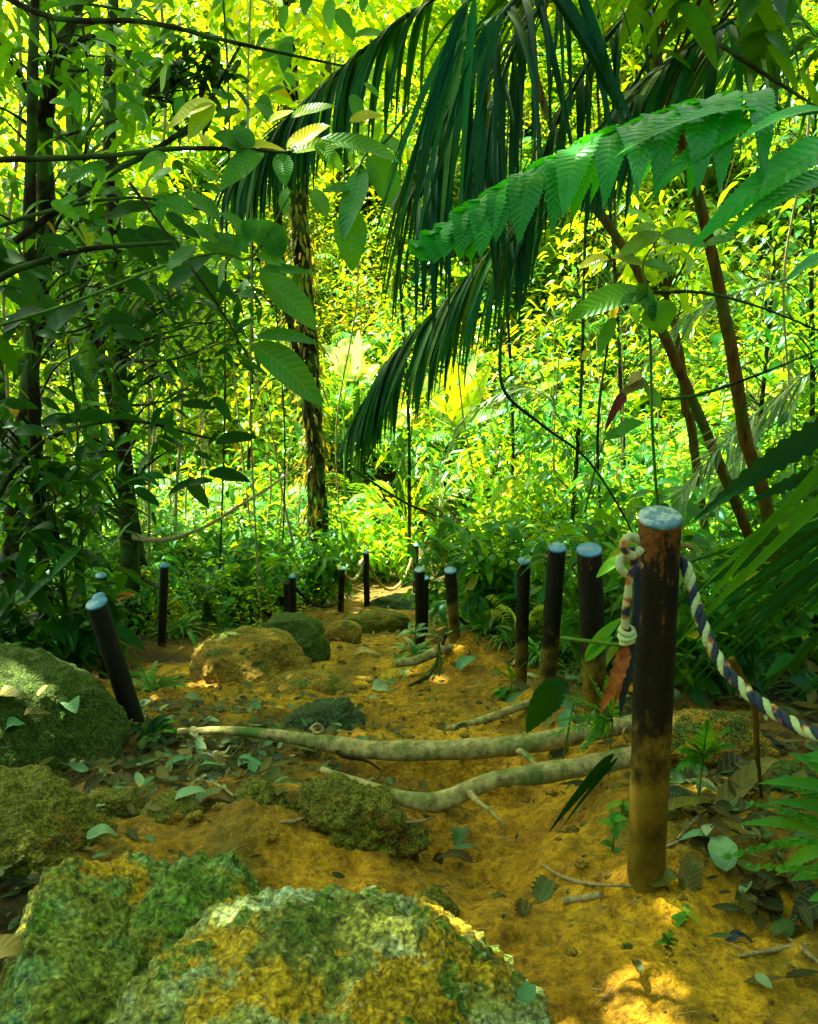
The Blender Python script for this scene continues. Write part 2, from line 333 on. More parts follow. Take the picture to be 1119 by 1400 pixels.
def soilmat():
    m, n, l, out = newmat('clay_and_humus'); tc = n.new('ShaderNodeTexCoord'); o = tc.outputs['Object']
    a = noisen(n, l, 2.2, 7, o, .65, .3); r = ramp(n, [(.3, (.12, .068, .002)), (.5, (.32, .185, .003)), (.68, (.54, .33, .006))]); l.new(a.outputs[0], r.inputs[0])
    b_ = noisen(n, l, 38, 5, o, .7); rb = ramp(n, [(.36, (.5, .5, .5)), (.58, (1.25, 1.25, 1.25))]); l.new(b_.outputs[0], rb.inputs[0])
    col = mixc(n, l, 1.0, r.outputs[0], rb.outputs[0], 'MULTIPLY')
    vo = n.new('ShaderNodeTexVoronoi'); vo.inputs['Scale'].default_value = 55; l.new(o, vo.inputs['Vector'])
    pn = noisen(n, l, 4, 2, o); fl = math_(n, l, 'MULTIPLY', math_(n, l, 'LESS_THAN', vo.outputs[0], .2), math_(n, l, 'GREATER_THAN', pn.outputs[0], .54))
    col = mixc(n, l, math_(n, l, 'MULTIPLY', fl, .6), col, (.10, .06, .008))
    gm = noisen(n, l, 1.7, 6, o, .7, .5); rg = ramp(n, [(.5, (0, 0, 0)), (.62, (.7, .7, .7))]); l.new(gm.outputs[0], rg.inputs[0])
    col = mixc(n, l, rg.outputs[0], col, (.075, .08, .006))
    gr = noisen(n, l, 150, 3, o, .8); rgr = ramp(n, [(.35, (.68, .68, .68)), (.6, (1.15, 1.15, 1.15))]); l.new(gr.outputs[0], rgr.inputs[0]); col = mixc(n, l, 1.0, col, rgr.outputs[0], 'MULTIPLY')
    h_ = noisen(n, l, 14, 6, o, .7); rh = ramp(n, [(.3, (.012, .01, .003)), (.55, (.04, .03, .005)), (.75, (.02, .045, .006))]); l.new(h_.outputs[0], rh.inputs[0])
    at_ = n.new('ShaderNodeAttribute'); at_.attribute_name = 'var'
    col = mixc(n, l, at_.outputs['Fac'], rh.outputs[0], col)
    p = n.new('ShaderNodeBsdfPrincipled'); p.inputs['Roughness'].default_value = .85; p.inputs['Specular IOR Level'].default_value = .25; l.new(col, p.inputs['Base Color'])
    hh = math_(n, l, 'ADD', b_.outputs[0], math_(n, l, 'ADD', math_(n, l, 'MULTIPLY', h_.outputs[0], 1.2), math_(n, l, 'MULTIPLY', vo.outputs[0], .4)))
    bp = n.new('ShaderNodeBump'); bp.inputs['Strength'].default_value = 1.0; bp.inputs['Distance'].default_value = .012
    l.new(hh, bp.inputs['Height']); l.new(bp.outputs[0], p.inputs['Normal']); l.new(p.outputs[0], out.inputs[0]); return m
M['soil'] = soilmat()

def plain(name, col, rough=.6, metal=0, nsc=20, var=.3, bump=.2, c2=None, p0=.4, p1=.6):
    m, n, l, out = newmat(name); tc = n.new('ShaderNodeTexCoord')
    a = noisen(n, l, nsc, 6, tc.outputs['Object'], .7)
    r = ramp(n, [(p0, col), (p1, c2 or tuple(x * (1 + var) for x in col))]); l.new(a.outputs[0], r.inputs[0])
    p = n.new('ShaderNodeBsdfPrincipled'); p.inputs['Roughness'].default_value = rough; p.inputs['Metallic'].default_value = metal
    l.new(r.outputs[0], p.inputs['Base Color'])
    bp = n.new('ShaderNodeBump'); bp.inputs['Strength'].default_value = bump; bp.inputs['Distance'].default_value = .003
    l.new(a.outputs[0], bp.inputs['Height']); l.new(bp.outputs[0], p.inputs['Normal']); l.new(p.outputs[0], out.inputs[0]); return m
M['capw'] = plain('weathered_cap', (.05, .17, .24), .5, 0, 30, .3, .3, (.30, .42, .42), .47, .56)  # blue tone is painted sky reflection, pale speckles are weathering
M['cap_sky'] = plain('sky_tinted_cap', (.03, .16, .3), .4, 0, 12, .3, .15, (.07, .27, .42))  # blue is the sky's reflection put into the cap colour
M['white'] = plain('cream_rope_fibre', (.32, .44, .19), .8, 0, 60, .3, .8)
M['navy'] = plain('navy_rope_fibre', (.001, .014, .03), .75, 0, 60, .8, .8)
M['orange'] = plain('orange_rope_fibre', (.55, .2, .02), .8, 0, 60, .3, .8)
M['twine'] = plain('old_twine', (.16, .14, .04), .85, 0, 80, .6, .8)
M['cloth'] = plain('frayed_orange_cloth', (.42, .13, .015), .9, 0, 50, .4, .9, (.2, .06, .01))
M['bract'] = plain('dark_red_leaf', (.10, .008, .01), .5, 0, 40, .4, .4)
M['blue'] = plain('blue_plastic', (.02, .22, .5), .35, 0, 20, .2, .1)

def postmat(name, soil, rustf=.5):
    """dark pipe paint, rust under the cap and clay splashed on the foot; height along the post is in luv.x"""
    m, n, l, out = newmat(name); tc = n.new('ShaderNodeTexCoord'); o = tc.outputs['Object']
    uv = n.new('ShaderNodeAttribute'); uv.attribute_name = 'luv'; sp = n.new('ShaderNodeSeparateXYZ'); l.new(uv.outputs['Vector'], sp.inputs[0]); h = sp.outputs[0]
    mp = n.new('ShaderNodeMapping'); mp.inputs['Scale'].default_value = (1, 1, .35); l.new(o, mp.inputs[0])
    a = noisen(n, l, 45, 7, mp.outputs[0], .75); b_ = noisen(n, l, 9, 5, o, .65); c_ = noisen(n, l, 110, 4, o, .7)
    base = ramp(n, [(.3, (.002, .003, .001)), (.6, (.007, .008, .003)), (.76, (.04, .034, .008))]); l.new(a.outputs[0], base.inputs[0])
    # rust patches towards the top
    k = math_(n, l, 'ADD', math_(n, l, 'MULTIPLY', h, .42), math_(n, l, 'ADD', math_(n, l, 'MULTIPLY', b_.outputs[0], .35), math_(n, l, 'MULTIPLY', a.outputs[0], .55)))
    rr = ramp(n, [(.84 - rustf * .1, (0, 0, 0)), (.88 - rustf * .1, (1, 1, 1))]); l.new(k, rr.inputs[0])
    rust = ramp(n, [(.3, (.05, .018, .002)), (.7, (.2, .075, .006))]); l.new(c_.outputs[0], rust.inputs[0])
    col = mixc(n, l, rr.outputs[0], base.outputs[0], rust.outputs[0])
    k2 = math_(n, l, 'ADD', math_(n, l, 'ADD', h, .46 - soil), math_(n, l, 'ADD', math_(n, l, 'MULTIPLY', b_.outputs[0], -.62), math_(n, l, 'MULTIPLY', a.outputs[0], -.35)))
    rs = ramp(n, [(.1, (1, 1, 1)), (.28, (0, 0, 0))]); l.new(k2, rs.inputs[0])
    sc = ramp(n, [(.3, (.05, .04, .003)), (.5, (.14, .10, .006)), (.75, (.24, .18, .015))]); l.new(b_.outputs[0], sc.inputs[0])
    col = mixc(n, l, rs.outputs[0], col, sc.outputs[0])
    p = n.new('ShaderNodeBsdfPrincipled'); p.inputs['Roughness'].default_value = .6; p.inputs['Specular IOR Level'].default_value = .25; l.new(col, p.inputs['Base Color'])
    bp = n.new('ShaderNodeBump'); bp.inputs['Strength'].default_value = .6; bp.inputs['Distance'].default_value = .003
    l.new(math_(n, l, 'ADD', a.outputs[0], c_.outputs[0]), bp.inputs['Height']); l.new(bp.outputs[0], p.inputs['Normal']); l.new(p.outputs[0], out.inputs[0]); return m
M['post0'] = postmat('rusty_post_paint', .12, .6)
M['post1'] = postmat('dark_post_paint', .02, .45)
M['post2'] = postmat('black_post_paint', -.3, -.3)
# ------------------------------------------------------------------ ground
PY = np.array([-12, -3, 0, 1.3, 1.66, 2.3, 2.85, 3.9, 4.9, 6.5, 8, 12, 14.5, 18, 23, 30, 42, 60, 120.])
PZ = np.array([.9, .5, .2, .17, .16, -.06, -.2, -.55, -.98, -1.42, -1.88, -2.95, -3.2, -1.8, 2.0, 7.5, 17, 28, 34.])
XY = np.array([0, 1.4, 2.3, 2.85, 3.9, 4.9, 6.5, 8, 10, 12, 14, 18, 30.])
XC = np.array([.5, .45, .22, .08, -.25, -.7, -.6, -.45, -.05, .5, 1.4, 3, 5.])
XW = np.array([.6, .6, .75, .85, 1.1, 1.05, .6, .42, .4, .4, .4, .4, .4])
def pathd(x, y):
    """signed distance outside the worn path (negative inside)"""
    return np.abs(x - np.interp(y, XY, XC)) - np.interp(y, XY, XW)
def G(x, y):
    x = np.asarray(x, float); y = np.asarray(y, float)
    z = np.interp(y, PY, PZ) + .0
    far = smooth((y - 5) / 6)
    d = np.maximum(pathd(x, y), 0)
    right = x > np.interp(y, XY, XC)
    z = z + np.where(right, 1, .55) * smooth(d / .9) * (.08 + .25 * far)
    z = z + np.where(x > 2.2, (x - 2.2) * .22, 0) * smooth((y + 2) / 6) + np.where(x < -2.4, (x + 2.4) * -.05, 0)
    z = z + far * np.where(x > 3, (x - 3) * .25, 0)
    z = z - smooth((y - 19) / 12) * np.clip(-x - 2, 0, 30) * .5
    # small bank with roots at the path's right edge, eroded hollow below the lower root
    z = z + .26 * np.exp(-((x - .5) / .38) ** 2 - ((y - 5.25) / .5) ** 2)
    z = z - .10 * np.exp(-((x - .15) / .45) ** 2 - ((y - 2.62) / .16) ** 2) - .06 * np.exp(-((x - .1) / .4) ** 2 - ((y - 2.15) / .25) ** 2)
    z = z + .07 * np.exp(-((x - 1.1) / .5) ** 2 - ((y - 1.75) / .35) ** 2)
    z = z + .06 * np.exp(-(((x + .25) / .30) ** 4) - ((y - 2.0) / .2) ** 4) + .06 * np.exp(-((x + .5) / .3) ** 2 - ((y - 2.0) / .3) ** 2)
    ch = .28 + .12 * np.sin(y * 2.6); z = z - .075 * np.exp(-((x - ch) / .2) ** 4) * smooth((y - 1.45) / .25) * (1 - smooth((y - 2.55) / .3))
    z = z + .075 * smooth((x - .52 - .06 * np.sin(y * 5)) / .12) * smooth((y - 1.62) / .2) * (1 - smooth((y - 3.6) / .6)) * (1 - smooth((x - 1.2) / .5) * .4)
    z = z + .05 * fbm(x * 1.1, y * 1.1, 0, 3, 3) + (.25 * fbm(x * .3, y * .3, 0, 9, 3)) * smooth((y - 9) / 8)
    return z
def Gm(x, y):
    z = G(x, y); fine = 1 - smooth((y - 6) / 8)
    z = z + fine * (.026 * fbm(x * 5, y * 5, 0, 21, 3) + (.014 * fbm(x * 19, y * 19, 0, 31, 3) + .010 * np.maximum(noise(x * 48, y * 48, 0, 41), 0)) * (1 - smooth((y - 4) / 2)))
    return z
def g3(x, y, dz=0): return np.array([x, y, float(Gm(x, y)) + dz])
def ground():
    yy = np.concatenate([np.linspace(-12, .8, 40), np.linspace(.82, 4, 260), np.linspace(4.02, 8, 170), np.linspace(8.06, 20, 110), np.linspace(20.3, 120, 80)])
    xh = np.concatenate([np.linspace(0, 2.6, 190), np.linspace(2.65, 7, 60), np.linspace(7.3, 80, 60)])
    xx = np.concatenate([-xh[:0:-1], xh])
    X, Y = np.meshgrid(xx, yy); Z = Gm(X, Y)
    nx, ny = len(xx), len(yy)
    v = np.stack([X, Y, Z], -1).reshape(-1, 3)
    i = np.arange(ny - 1)[:, None] * nx; j = np.arange(nx - 1)[None]
    q = np.stack([i + j, i + j + 1, i + j + 1 + nx, i + j + nx], -1).reshape(-1, 4)
    d = pathd(X, Y)
    w = 1 - smooth((d - .05 + .25 * fbm(X * 2.3, Y * 2.3, 0, 5, 4)) / .5)
    w = np.where((X > .6) & (Y < 2.1), np.maximum(w, 1 - smooth((X - 1.25 + .3 * fbm(X * 3, Y * 3, 0, 6, 3) + (Y - 1.2) * .5) / .4)), w)
    # leaf-strewn dark humus between the left boulders and the upper root
    w = w * (1 - .85 * np.exp(-((X + .75) / .45) ** 2 - ((Y - 2.75) / .55) ** 2))
    w = w * (1 - smooth((Y - 9) / 3)) * (1 - .55 * smooth((Y - 6) / 2))
    mb = MB(); mb.add(v, q, w.ravel()); o = mb.build('ground', M['soil']); tag(o, kind='structure')
ground()
# ------------------------------------------------------------------ rocks
import bmesh
from mathutils.bvhtree import BVHTree
BV = []
_ico = {}
def ico(sub):
    if sub not in _ico:
        bm = bmesh.new(); bmesh.ops.create_icosphere(bm, subdivisions=sub, radius=1)
        _ico[sub] = (np.array([v.co[:] for v in bm.verts]), np.array([[v.index for v in f.verts] for f in bm.faces])); bm.free()
    return _ico[sub]
def rock(name, label, cat, c, size, mat, seed, sub=5, amp=.16, fine=.03, planes=4, rotz=0, tilt=0, sq=.8, group=None, fsc=1.0, cuts=()):
    v, f = ico(sub); v = v.copy(); g = R(seed)
    d = np.sign(v) * np.abs(v) ** sq; d = d / np.linalg.norm(d, axis=1, keepdims=True) ** .55
    off = g.random(3) * 50
    r = 1 + amp * fbm(v[:, 0] * 1.3 + off[0], v[:, 1] * 1.3 + off[1], v[:, 2] * 1.3, seed, 3)
    d = d * r[:, None]
    for k in range(planes):                       # broken faces
        nn = nrm(g.normal(0, 1, 3) * np.array([1, 1, .8])); h = .78 + .12 * g.random()
        s_ = d @ nn; ex = np.maximum(s_ - h, 0); d = d - nn * (ex * .85)[:, None]
    for nn, h in cuts:
        nn = nrm(np.array(nn, float)); s_ = d @ nn; ex = np.maximum(s_ - h, 0); d = d - nn * (ex * .9)[:, None]
    p = d * np.array(size)
    ca, sa = math.cos(tilt), math.sin(tilt); p = np.stack([p[:, 0] * ca + p[:, 2] * sa, p[:, 1], -p[:, 0] * sa + p[:, 2] * ca], -1)
    ca, sa = math.cos(rotz), math.sin(rotz); p = np.stack([p[:, 0] * ca - p[:, 1] * sa, p[:, 0] * sa + p[:, 1] * ca, p[:, 2]], -1)
    p = p + np.array(c); k = 9 * fsc
    nrmv = nrm(p - np.array(c))
    rid = 1 - np.abs(fbm(p[:, 0] * k, p[:, 1] * k, p[:, 2] * k, seed + 9, 5, .55))
    p = p + nrmv * (fine * (rid - .7) + fine * .5 * fbm(p[:, 0] * k * 4, p[:, 1] * k * 4, p[:, 2] * k * 4, seed + 19, 3, .6))[:, None]
    mb = MB(); mb.add(p, f); o = mb.build(name, M[mat]); tag(o, label, cat, group)
    BV.append(BVHTree.FromPolygons([tuple(x) for x in p], [tuple(x) for x in f.tolist()])); return o
rock('mossy_rock', 'biggest foreground rock, crusted with green and ochre lichen, at the bottom of the path', 'rock',
     (-.175, 1.00, .09), (.475, .50, .47), 'rockA', 11, 7, .09, .03, 3, rotz=-.15, sq=.97, cuts=[((-.8, .3, .35), .80)])
rock('mossy_rock', 'large tilted slab of green and yellow rock left of the biggest rock', 'rock',
     (-.64, 1.30, .04), (.25, .42, .37), 'rockB', 25, 7, .08, .026, 4, sq=.9, rotz=.15, cuts=[((.35, .15, .9), .86), ((-.8, -.1, .55), .72)])
rock('mossy_rock', 'jagged lichen-covered shoulder of rock wedged between the tilted slab and the biggest rock', 'rock',
     (-.42, 1.38, .07), (.17, .27, .34), 'rockB', 29, 6, .10, .03, 5, sq=.9, rotz=-.2)
rock('mossy_boulder', 'tall dark moss-covered boulder with fallen leaves on top, beside the leaning post', 'boulder',
     (-1.47, 2.55, -.14), (.49, .40, .43), 'rockM', 31, 6, .10, .018, 3, rotz=.2)
rock('mossy_boulder', 'low rounded boulder in dark moss at the left edge below the tall mossy boulder', 'boulder',
     (-1.02, 1.78, .09), (.28, .24, .24), 'rockE', 37, 6, .12, .02, 3)
rock('boulder', 'broad ochre and green boulder beside the path below the dark single post on the left', 'boulder',
     (-1.04, 5.0, -1.0), (.40, .42, .27), 'rockO', 41, 6, .12, .02, 4, rotz=.5)
rock('boulder', 'small dark boulder half hidden behind the broad ochre boulder', 'boulder', (-.84, 5.55, -1.10), (.26, .25, .27), 'rockM', 43, 5, .12, .02, 3)
rock('boulder', 'smooth low ochre stone in the path right of the broad ochre boulder', 'boulder', (-.55, 4.25, -.76), (.27, .20, .15), 'rockO', 47, 5, .08, .012, 2)
rock('rock', 'pointed green layered rock behind the pale root tied with twine', 'rock', (-.37, 3.2, -.34), (.19, .13, .12), 'rockS', 53, 5, .15, .02, 7, tilt=-.25, sq=.7)
rock('rock', 'chunky earth-covered rock with a mossy top below the curved lower root', 'rock', (-.15, 1.98, .06), (.19, .13, .13), 'rockE', 59, 6, .16, .03, 5, rotz=-.35)
rock('rock', 'square block of yellow mossy rock with a dark left face above the tilted slab', 'rock', (-.42, 2.0, .08), (.095, .10, .12), 'rockE', 61, 6, .12, .02, 5)
rock('rock', 'orange-brown rock half buried in dead leaves left of the square mossy block', 'rock', (-.66, 1.98, .06), (.12, .11, .10), 'rockE', 67, 5, .14, .02, 5)
rock('rock', 'small brown rock between the low mossy boulder and the orange-brown rock', 'rock', (-.84, 2.02, .07), (.10, .09, .09), 'rockE', 71, 5, .14, .02, 5)
rock('stone', 'mossy little stone in the clay just right of the big foreground rock', 'stone', (.05, 1.62, .12), (.06, .05, .045), 'rockE', 73, 4, .15, .012, 4)
rock('stone', 'pale flat stone set in the path beside the bank with roots', 'stone', (-.05, 5.0, -1.02), (.15, .12, .04), 'rockA', 79, 4, .1, .006, 3)
rock('stone', 'rounded brown stone far up the path below the roped posts', 'stone', (-.55, 6.6, -1.42), (.16, .13, .12), 'rockO', 83, 4, .12, .01, 3)
rock('stone', 'brown stone step where the path narrows in the distance', 'stone', (-.3, 7.2, -1.62), (.34, .18, .14), 'rockE', 89, 5, .14, .02, 4)
rock('stone', 'buried grey-brown rock behind the front post among dead leaves', 'rock', (1.0, 2.5, .0), (.22, .12, .12), 'rockO', 97, 5, .12, .02, 4)
rock('stone', 'round greenish stone under the braided rope at the right edge', 'stone', (1.08, 2.12, .09), (.11, .09, .10), 'rockM', 101, 5, .1, .01, 2)
rock('rock', 'cracked grey-green rock face at the far end of the path', 'rock', (-.02, 8.8, -2.2), (.5, .25, .25), 'rockS', 103, 5, .16, .03, 5)
PEB = MB(); g = R(4)
for i in range(900):
    y = 1.0 + 7 * g.random() ** 1.4; x = np.interp(y, XY, XC) + g.normal(0, .7)
    v, f = ico(1); s = (.004 + .014 * g.random() ** 3) * (1 + y * .15)
    v = v * (1 + .25 * g.normal(0, 1, (len(v), 1)) * .5) * s * np.array([1.2, 1, .6]) + g3(x, y, s * .2); PEB.add(v, f, g.random())
tag(PEB.build('gravel', M['rockO']), 'loose little stones and clods scattered over the clay path', 'gravel', kind='stuff')

def hit(px, py):
    d = at(px, py, 1.0) - CAM; d = d / np.linalg.norm(d)
    best = 1e9
    for b in BV:
        r = b.ray_cast(Vector(CAM), Vector(d)); 
        if r[3] is not None and r[3] < best: best = r[3]
    t = .6
    while t < best and t < 40:
        p = CAM + d * t
        if p[2] < Gm(p[0], p[1]): best = t; break
        t += .01
    return CAM + d * best

# ------------------------------------------------------------------ posts
def post(top, D, bx, dia, mat, label, cap='cap_sky', tiltcap=0, group='round posts along the path', ext=.2, name='post', hg=None):
    p1 = at(top[0], top[1], D); s = D / math.cos(math.atan2(CAM[2] - p1[2], D)) 
    x0 = (bx - W0 / 2) / F0 * D * 1.1; x0 = (bx - W0 / 2) / F0 * (D * math.cos(PITCH) + (CAM[2] - float(Gm(x0, D))) * math.sin(PITCH)); b = np.array([x0, D, float(Gm(x0, D))])
    r = dia / 2; root = empty(name, b, label, 'post', group)
    ax = nrm(p1 - b); P = np.array([b - ax * ext + (p1 - b + ax * ext) * t for t in np.linspace(0, 1, 14)])
    mb = MB(); tube(mb, P, r, 28, cap=False, wob=.02, seed=int(top[0])); mb.uv[-1][:, 0] -= ext; V_ = mb.v[-1][-28:]; V_ += ax * ((V_ - p1)[:, 1:2] * .22); mb.build('shaft', M[mat], root)
    C = np.array([p1 - ax * .004, p1 + ax * .003, p1 + ax * .006]); mb = MB(); tube(mb, C, [r * 1.03, r * 1.03, r * .97], 28); V_ = mb.v[-1]; V_ += ax * ((V_ - p1)[:, 1:2] * .22); mb.build('cap', M[cap], root, smooth=False)
    return root, b, p1
P0 = post((903, 708), 1.66, 884, .086, 'post0', 'nearest and tallest post, rusty and peeling, speckled white top, braided rope tied to it', 'capw')
P1 = post((806, 752), 3.05, 815, .094, 'post1', 'thick rusty post just behind and left of the nearest post')
P2 = post((762, 749), 3.8, 748, .085, 'post1', 'tall rusty post between the thick rusty post and a slimmer dark one')
P3 = post((717, 767), 4.3, 712, .07, 'post1', 'slim dark post with a wire ring near its top, left of the tall rusty post')
P4 = post((616, 780), 5.2, 622, .078, 'post1', 'post standing in the bank of bare roots with a clay-stained foot')
P5 = post((574, 779), 6.2, 575, .078, 'post2', 'black post left of the root bank, leafy plant at its foot', 'capw')
post((581, 790), 6.8, 580, .07, 'post2', 'dark post almost hidden right behind the black post by the root bank')
P7 = post((569, 745), 10.0, 568, .07, 'post2', 'slim far post with a blue top carrying the right end of the sagging far rope')
P8 = post((605, 719), 12.6, 605, .065, 'post2', 'tiny far blue-topped post beyond the path bend, right of the sagging rope')
P9 = post((501, 755), 8.8, 502, .068, 'post2', 'slim blue-topped post between two hanging ropes at the far bend')
P10 = post((468, 777), 8.1, 466, .062, 'barkd', 'crooked wooden-looking post with a pale top left of the far bend', 'capw')
P11 = post((400, 788), 7.2, 402, .062, 'post2', 'blue-topped black post behind the small dark boulder')
post((392, 797), 7.0, 393, .055, 'post2', 'bare dark stake pressed against the left side of the blue-topped post', 'barkd')
P13 = post((225, 773), 5.9, 221, .064, 'post2', 'black blue-topped post standing alone above the broad ochre boulder')
P14 = post((138, 787), 5.0, 142, .066, 'post2', 'thin blue-topped post rising behind the leaning post on the left')
P15 = post((135, 816), 3.5, 176, .055, 'post2', 'short post whose blue top just shows behind the leaning post top')
P16 = post((132, 825), 2.95, 186, .078, 'post2', 'leaning black post with a wide blue top between the tall mossy boulder and the path')
post((643, 697), 13.6, 642, .06, 'barkd', 'leftmost of three far posts beyond the bushes, dark and leaning', 'barkd')
post((665, 707), 14.0, 664, .06, 'barkb', 'brown middle post of the three far posts beyond the bushes', 'barkb')
post((677, 697), 14.4, 677, .065, 'post2', 'rightmost of three far posts beyond the bushes, with a blue sheen')
PR = post((1560, 640), 1.0, 1480, .086, 'post0', 'rusty post just outside the picture where the braided rope ends', 'capw')

# wire hooks on posts
def ring(p, r, t, mat, nm, parent=None, axis=(0, 1, 0), label=None, cat=None):
    a = np.linspace(0, 2 * math.pi, 20); ax = nrm(np.array(axis, float)); u = nrm(np.cross(ax, [.1, .2, 1])); v = np.cross(ax, u)
    P = np.array(p) + r * (np.cos(a)[:, None] * u + np.sin(a)[:, None] * v); mb = MB(); tube(mb, P, t, 6); o = mb.build(nm, M[mat], parent)
    return tag(o, label, cat) if label else o
for (rt, b, p1), px in ((P3, -1), (P2, -1), (P1, -1)):
    ring(p1 + np.array([-.042, 0, -.07]), .018, .003, 'barkd', 'wire_ring', rt)
ring(P2[1] + np.array([-.05, 0, .36]), .018, .003, 'barkd', 'wire_ring', P2[0])
mb = MB(); tube(mb, spline([P0[2] + [.03, 0, -.065], P0[2] + [.06, 0, -.06], P0[2] + [.075, .01, -.07]], 8), .006, 7); mb.build('hook', M['twine'], P0[0])
mb = MB(); tube(mb, spline([at(858, 1015, 1.63), at(853, 1005, 1.6), at(856, 995, 1.6), at(866, 997, 1.62)], 14), .003, 6); mb.build('wire_loop', M['twine'], P0[0])

# ------------------------------------------------------------------ ropes
def braid(P, R_, pitch, mats, root, n=420, names=('cream_strand', 'navy_strand', 'mottled_strand')):
    C = spline(P, n); T = nrm(np.gradient(C, axis=0)); u = nrm(np.cross(T[0], [0, 0, 1.])); U = []
    for k in range(n):
        u = u - T[k] * (u @ T[k]); u = u / np.linalg.norm(u); U.append(u)
    U = np.array(U); V = np.cross(T, U); L = np.concatenate([[0], np.cumsum(np.linalg.norm(np.diff(C, axis=0), axis=1))])
    for k, (m, nm) in enumerate(zip(mats, names)):
        a = 2 * math.pi * (L / pitch + k / 3.0)
        Q = C + .5 * R_ * (np.cos(a)[:, None] * U + np.sin(a)[:, None] * V)
        mb = MB(); tube(mb, Q, .56 * R_ * (1 + .08 * np.sin(L * 900)), 10); mb.build(nm, M[m], root)
    return C, L
def ropemix():
    m, n, l, out = newmat('mottled_rope_fibre'); tc = n.new('ShaderNodeTexCoord'); a = noisen(n, l, 22, 2, tc.outputs['Object'])
    r = ramp(n, [(.45, (.36, .46, .22)), (.5, (.4, .14, .01)), (.56, (.004, .02, .05))]); l.new(a.outputs[0], r.inputs[0])
    p = n.new('ShaderNodeBsdfPrincipled'); p.inputs['Roughness'].default_value = .8; l.new(r.outputs[0], p.inputs['Base Color']); l.new(p.outputs[0], out.inputs[0]); return m
M['ropemix'] = ropemix()
s0 = P0[2] + np.array([.036, .025, -.10])
rope = empty('braided_rope', s0, 'cream, navy and orange braided rope sagging from the nearest post to the right edge', 'rope')
braid([s0, at(938, 775, 1.66), at(955, 838, 1.6), at(985, 905, 1.53), at(1035, 957, 1.45), at(1119, 1004, 1.33), at(1230, 1010, 1.2), PR[2] + [-.045, .0, -.10], PR[2] + [0, .02, -.11]], .0125, .064, ('white', 'navy', 'ropemix'), rope)
p = P0[2]
tail = empty('rope_tail', p + [-.055, -.01, -.03], 'short knotted rope end with a frayed orange tip, hanging on the nearest post', 'rope')
mb = MB(); tube(mb, spline([at(874, 738, 1.61), at(860, 734, 1.6), at(854, 748, 1.59), at(866, 760, 1.59), at(876, 752, 1.61)], 30), .009, 10, wob=.15)
tube(mb, spline([at(876, 776, 1.61), at(852, 762, 1.6), at(848, 775, 1.59), at(862, 786, 1.59), at(872, 770, 1.6)], 30), .009, 10, wob=.15, seed=3); mb.build('knot', M['ropemix'], tail)
mb = MB(); tube(mb, spline([at(862, 750, 1.6), at(872, 790, 1.6), at(868, 850, 1.61), at(862, 875, 1.62)], 26), [.009, .008, .008, .009], 8, wob=.2, seed=5); mb.build('navy_strand', M['navy'], tail)
mb = MB(); tube(mb, spline([at(862, 782, 1.59), at(858, 820, 1.59), at(855, 850, 1.6), at(860, 868, 1.6), at(856, 880, 1.6)], 26), [.007, .009, .009, .011, .007], 8, wob=.2, seed=6)
mb.build('cream_strand', M['ropemix'], tail)
mb = MB()
for k, (y, w) in enumerate(((862, .017), (869, .019), (877, .015))):
    c = at(858, y, 1.6); a = np.linspace(0, 2 * math.pi, 16); tube(mb, c + np.stack([np.cos(a) * w * .75, np.sin(a) * w * .75, .25 * w * np.sin(a + k)], -1), .006, 8, wob=.2, seed=k)
mb.build('whipping_knot', M['white'], tail)
mb = MB(); 
for k, (x1, y1, w) in enumerate(((820, 978, 26), (832, 962, 20), (838, 972, 14), (826, 952, 14))):
    bigleaf(mb, at(858, 880, 1.6), at(x1, y1, 1.57 + .01 * k), w / F0 * 1.7, up=(0, -1, .3), sag=-.05, shape='l', fold=.4, n=18, serr=.22, ripple=.12, seed=k)
mb.build('frayed_tip', M['cloth'], tail)
mb = MB(); bigleaf(mb, at(862, 872, 1.62), at(848, 985, 1.64), 22 / F0 * 1.7, up=(0, -1, .3), sag=.03, shape='l', fold=.3, serr=.15, ripple=.1); mb.build('dark_strand', M['navy'], tail)
def thinrope(A, B, sag, r, label, mat='twine'):
    P = [A * (1 - t) + B * t + np.array([0, 0, -sag * 4 * t * (1 - t)]) for t in np.linspace(0, 1, 12)]
    mb = MB(); tube(mb, spline(P, 50), r, 8, wob=.25); return tag(mb.build('rope', M[mat]), label, 'rope')
thinrope(P9[2] + [.03, 0, -.15], P7[2] + [-.03, 0, -.12], .38, .018, 'old mossy rope sagging between the two far blue-topped posts on the bend')
thinrope(P10[2] + [.03, 0, -.07], P9[2] + [-.03, 0, -.1], .13, .018, 'short pale rope hanging between the crooked post and the slim blue-topped post')
thinrope(P11[2] + [.03, 0, -.12], P10[2] + [-.03, 0, -.35], .12, .014, 'dark rope running from the post behind the boulder to the crooked post', 'barkd')
thinrope(P4[2] + [.03, 0, -.3], P4[2] + [.42, .35, -.62], .06, .012, 'thin dark vine drooping right from the post in the root bank', 'barkd')
thinrope(P13[2] + [-.03, 0, -.18], at(185, 782, 6.6), .02, .016, 'dark straight rope from the lone black post to the dark trunk', 'barkd')

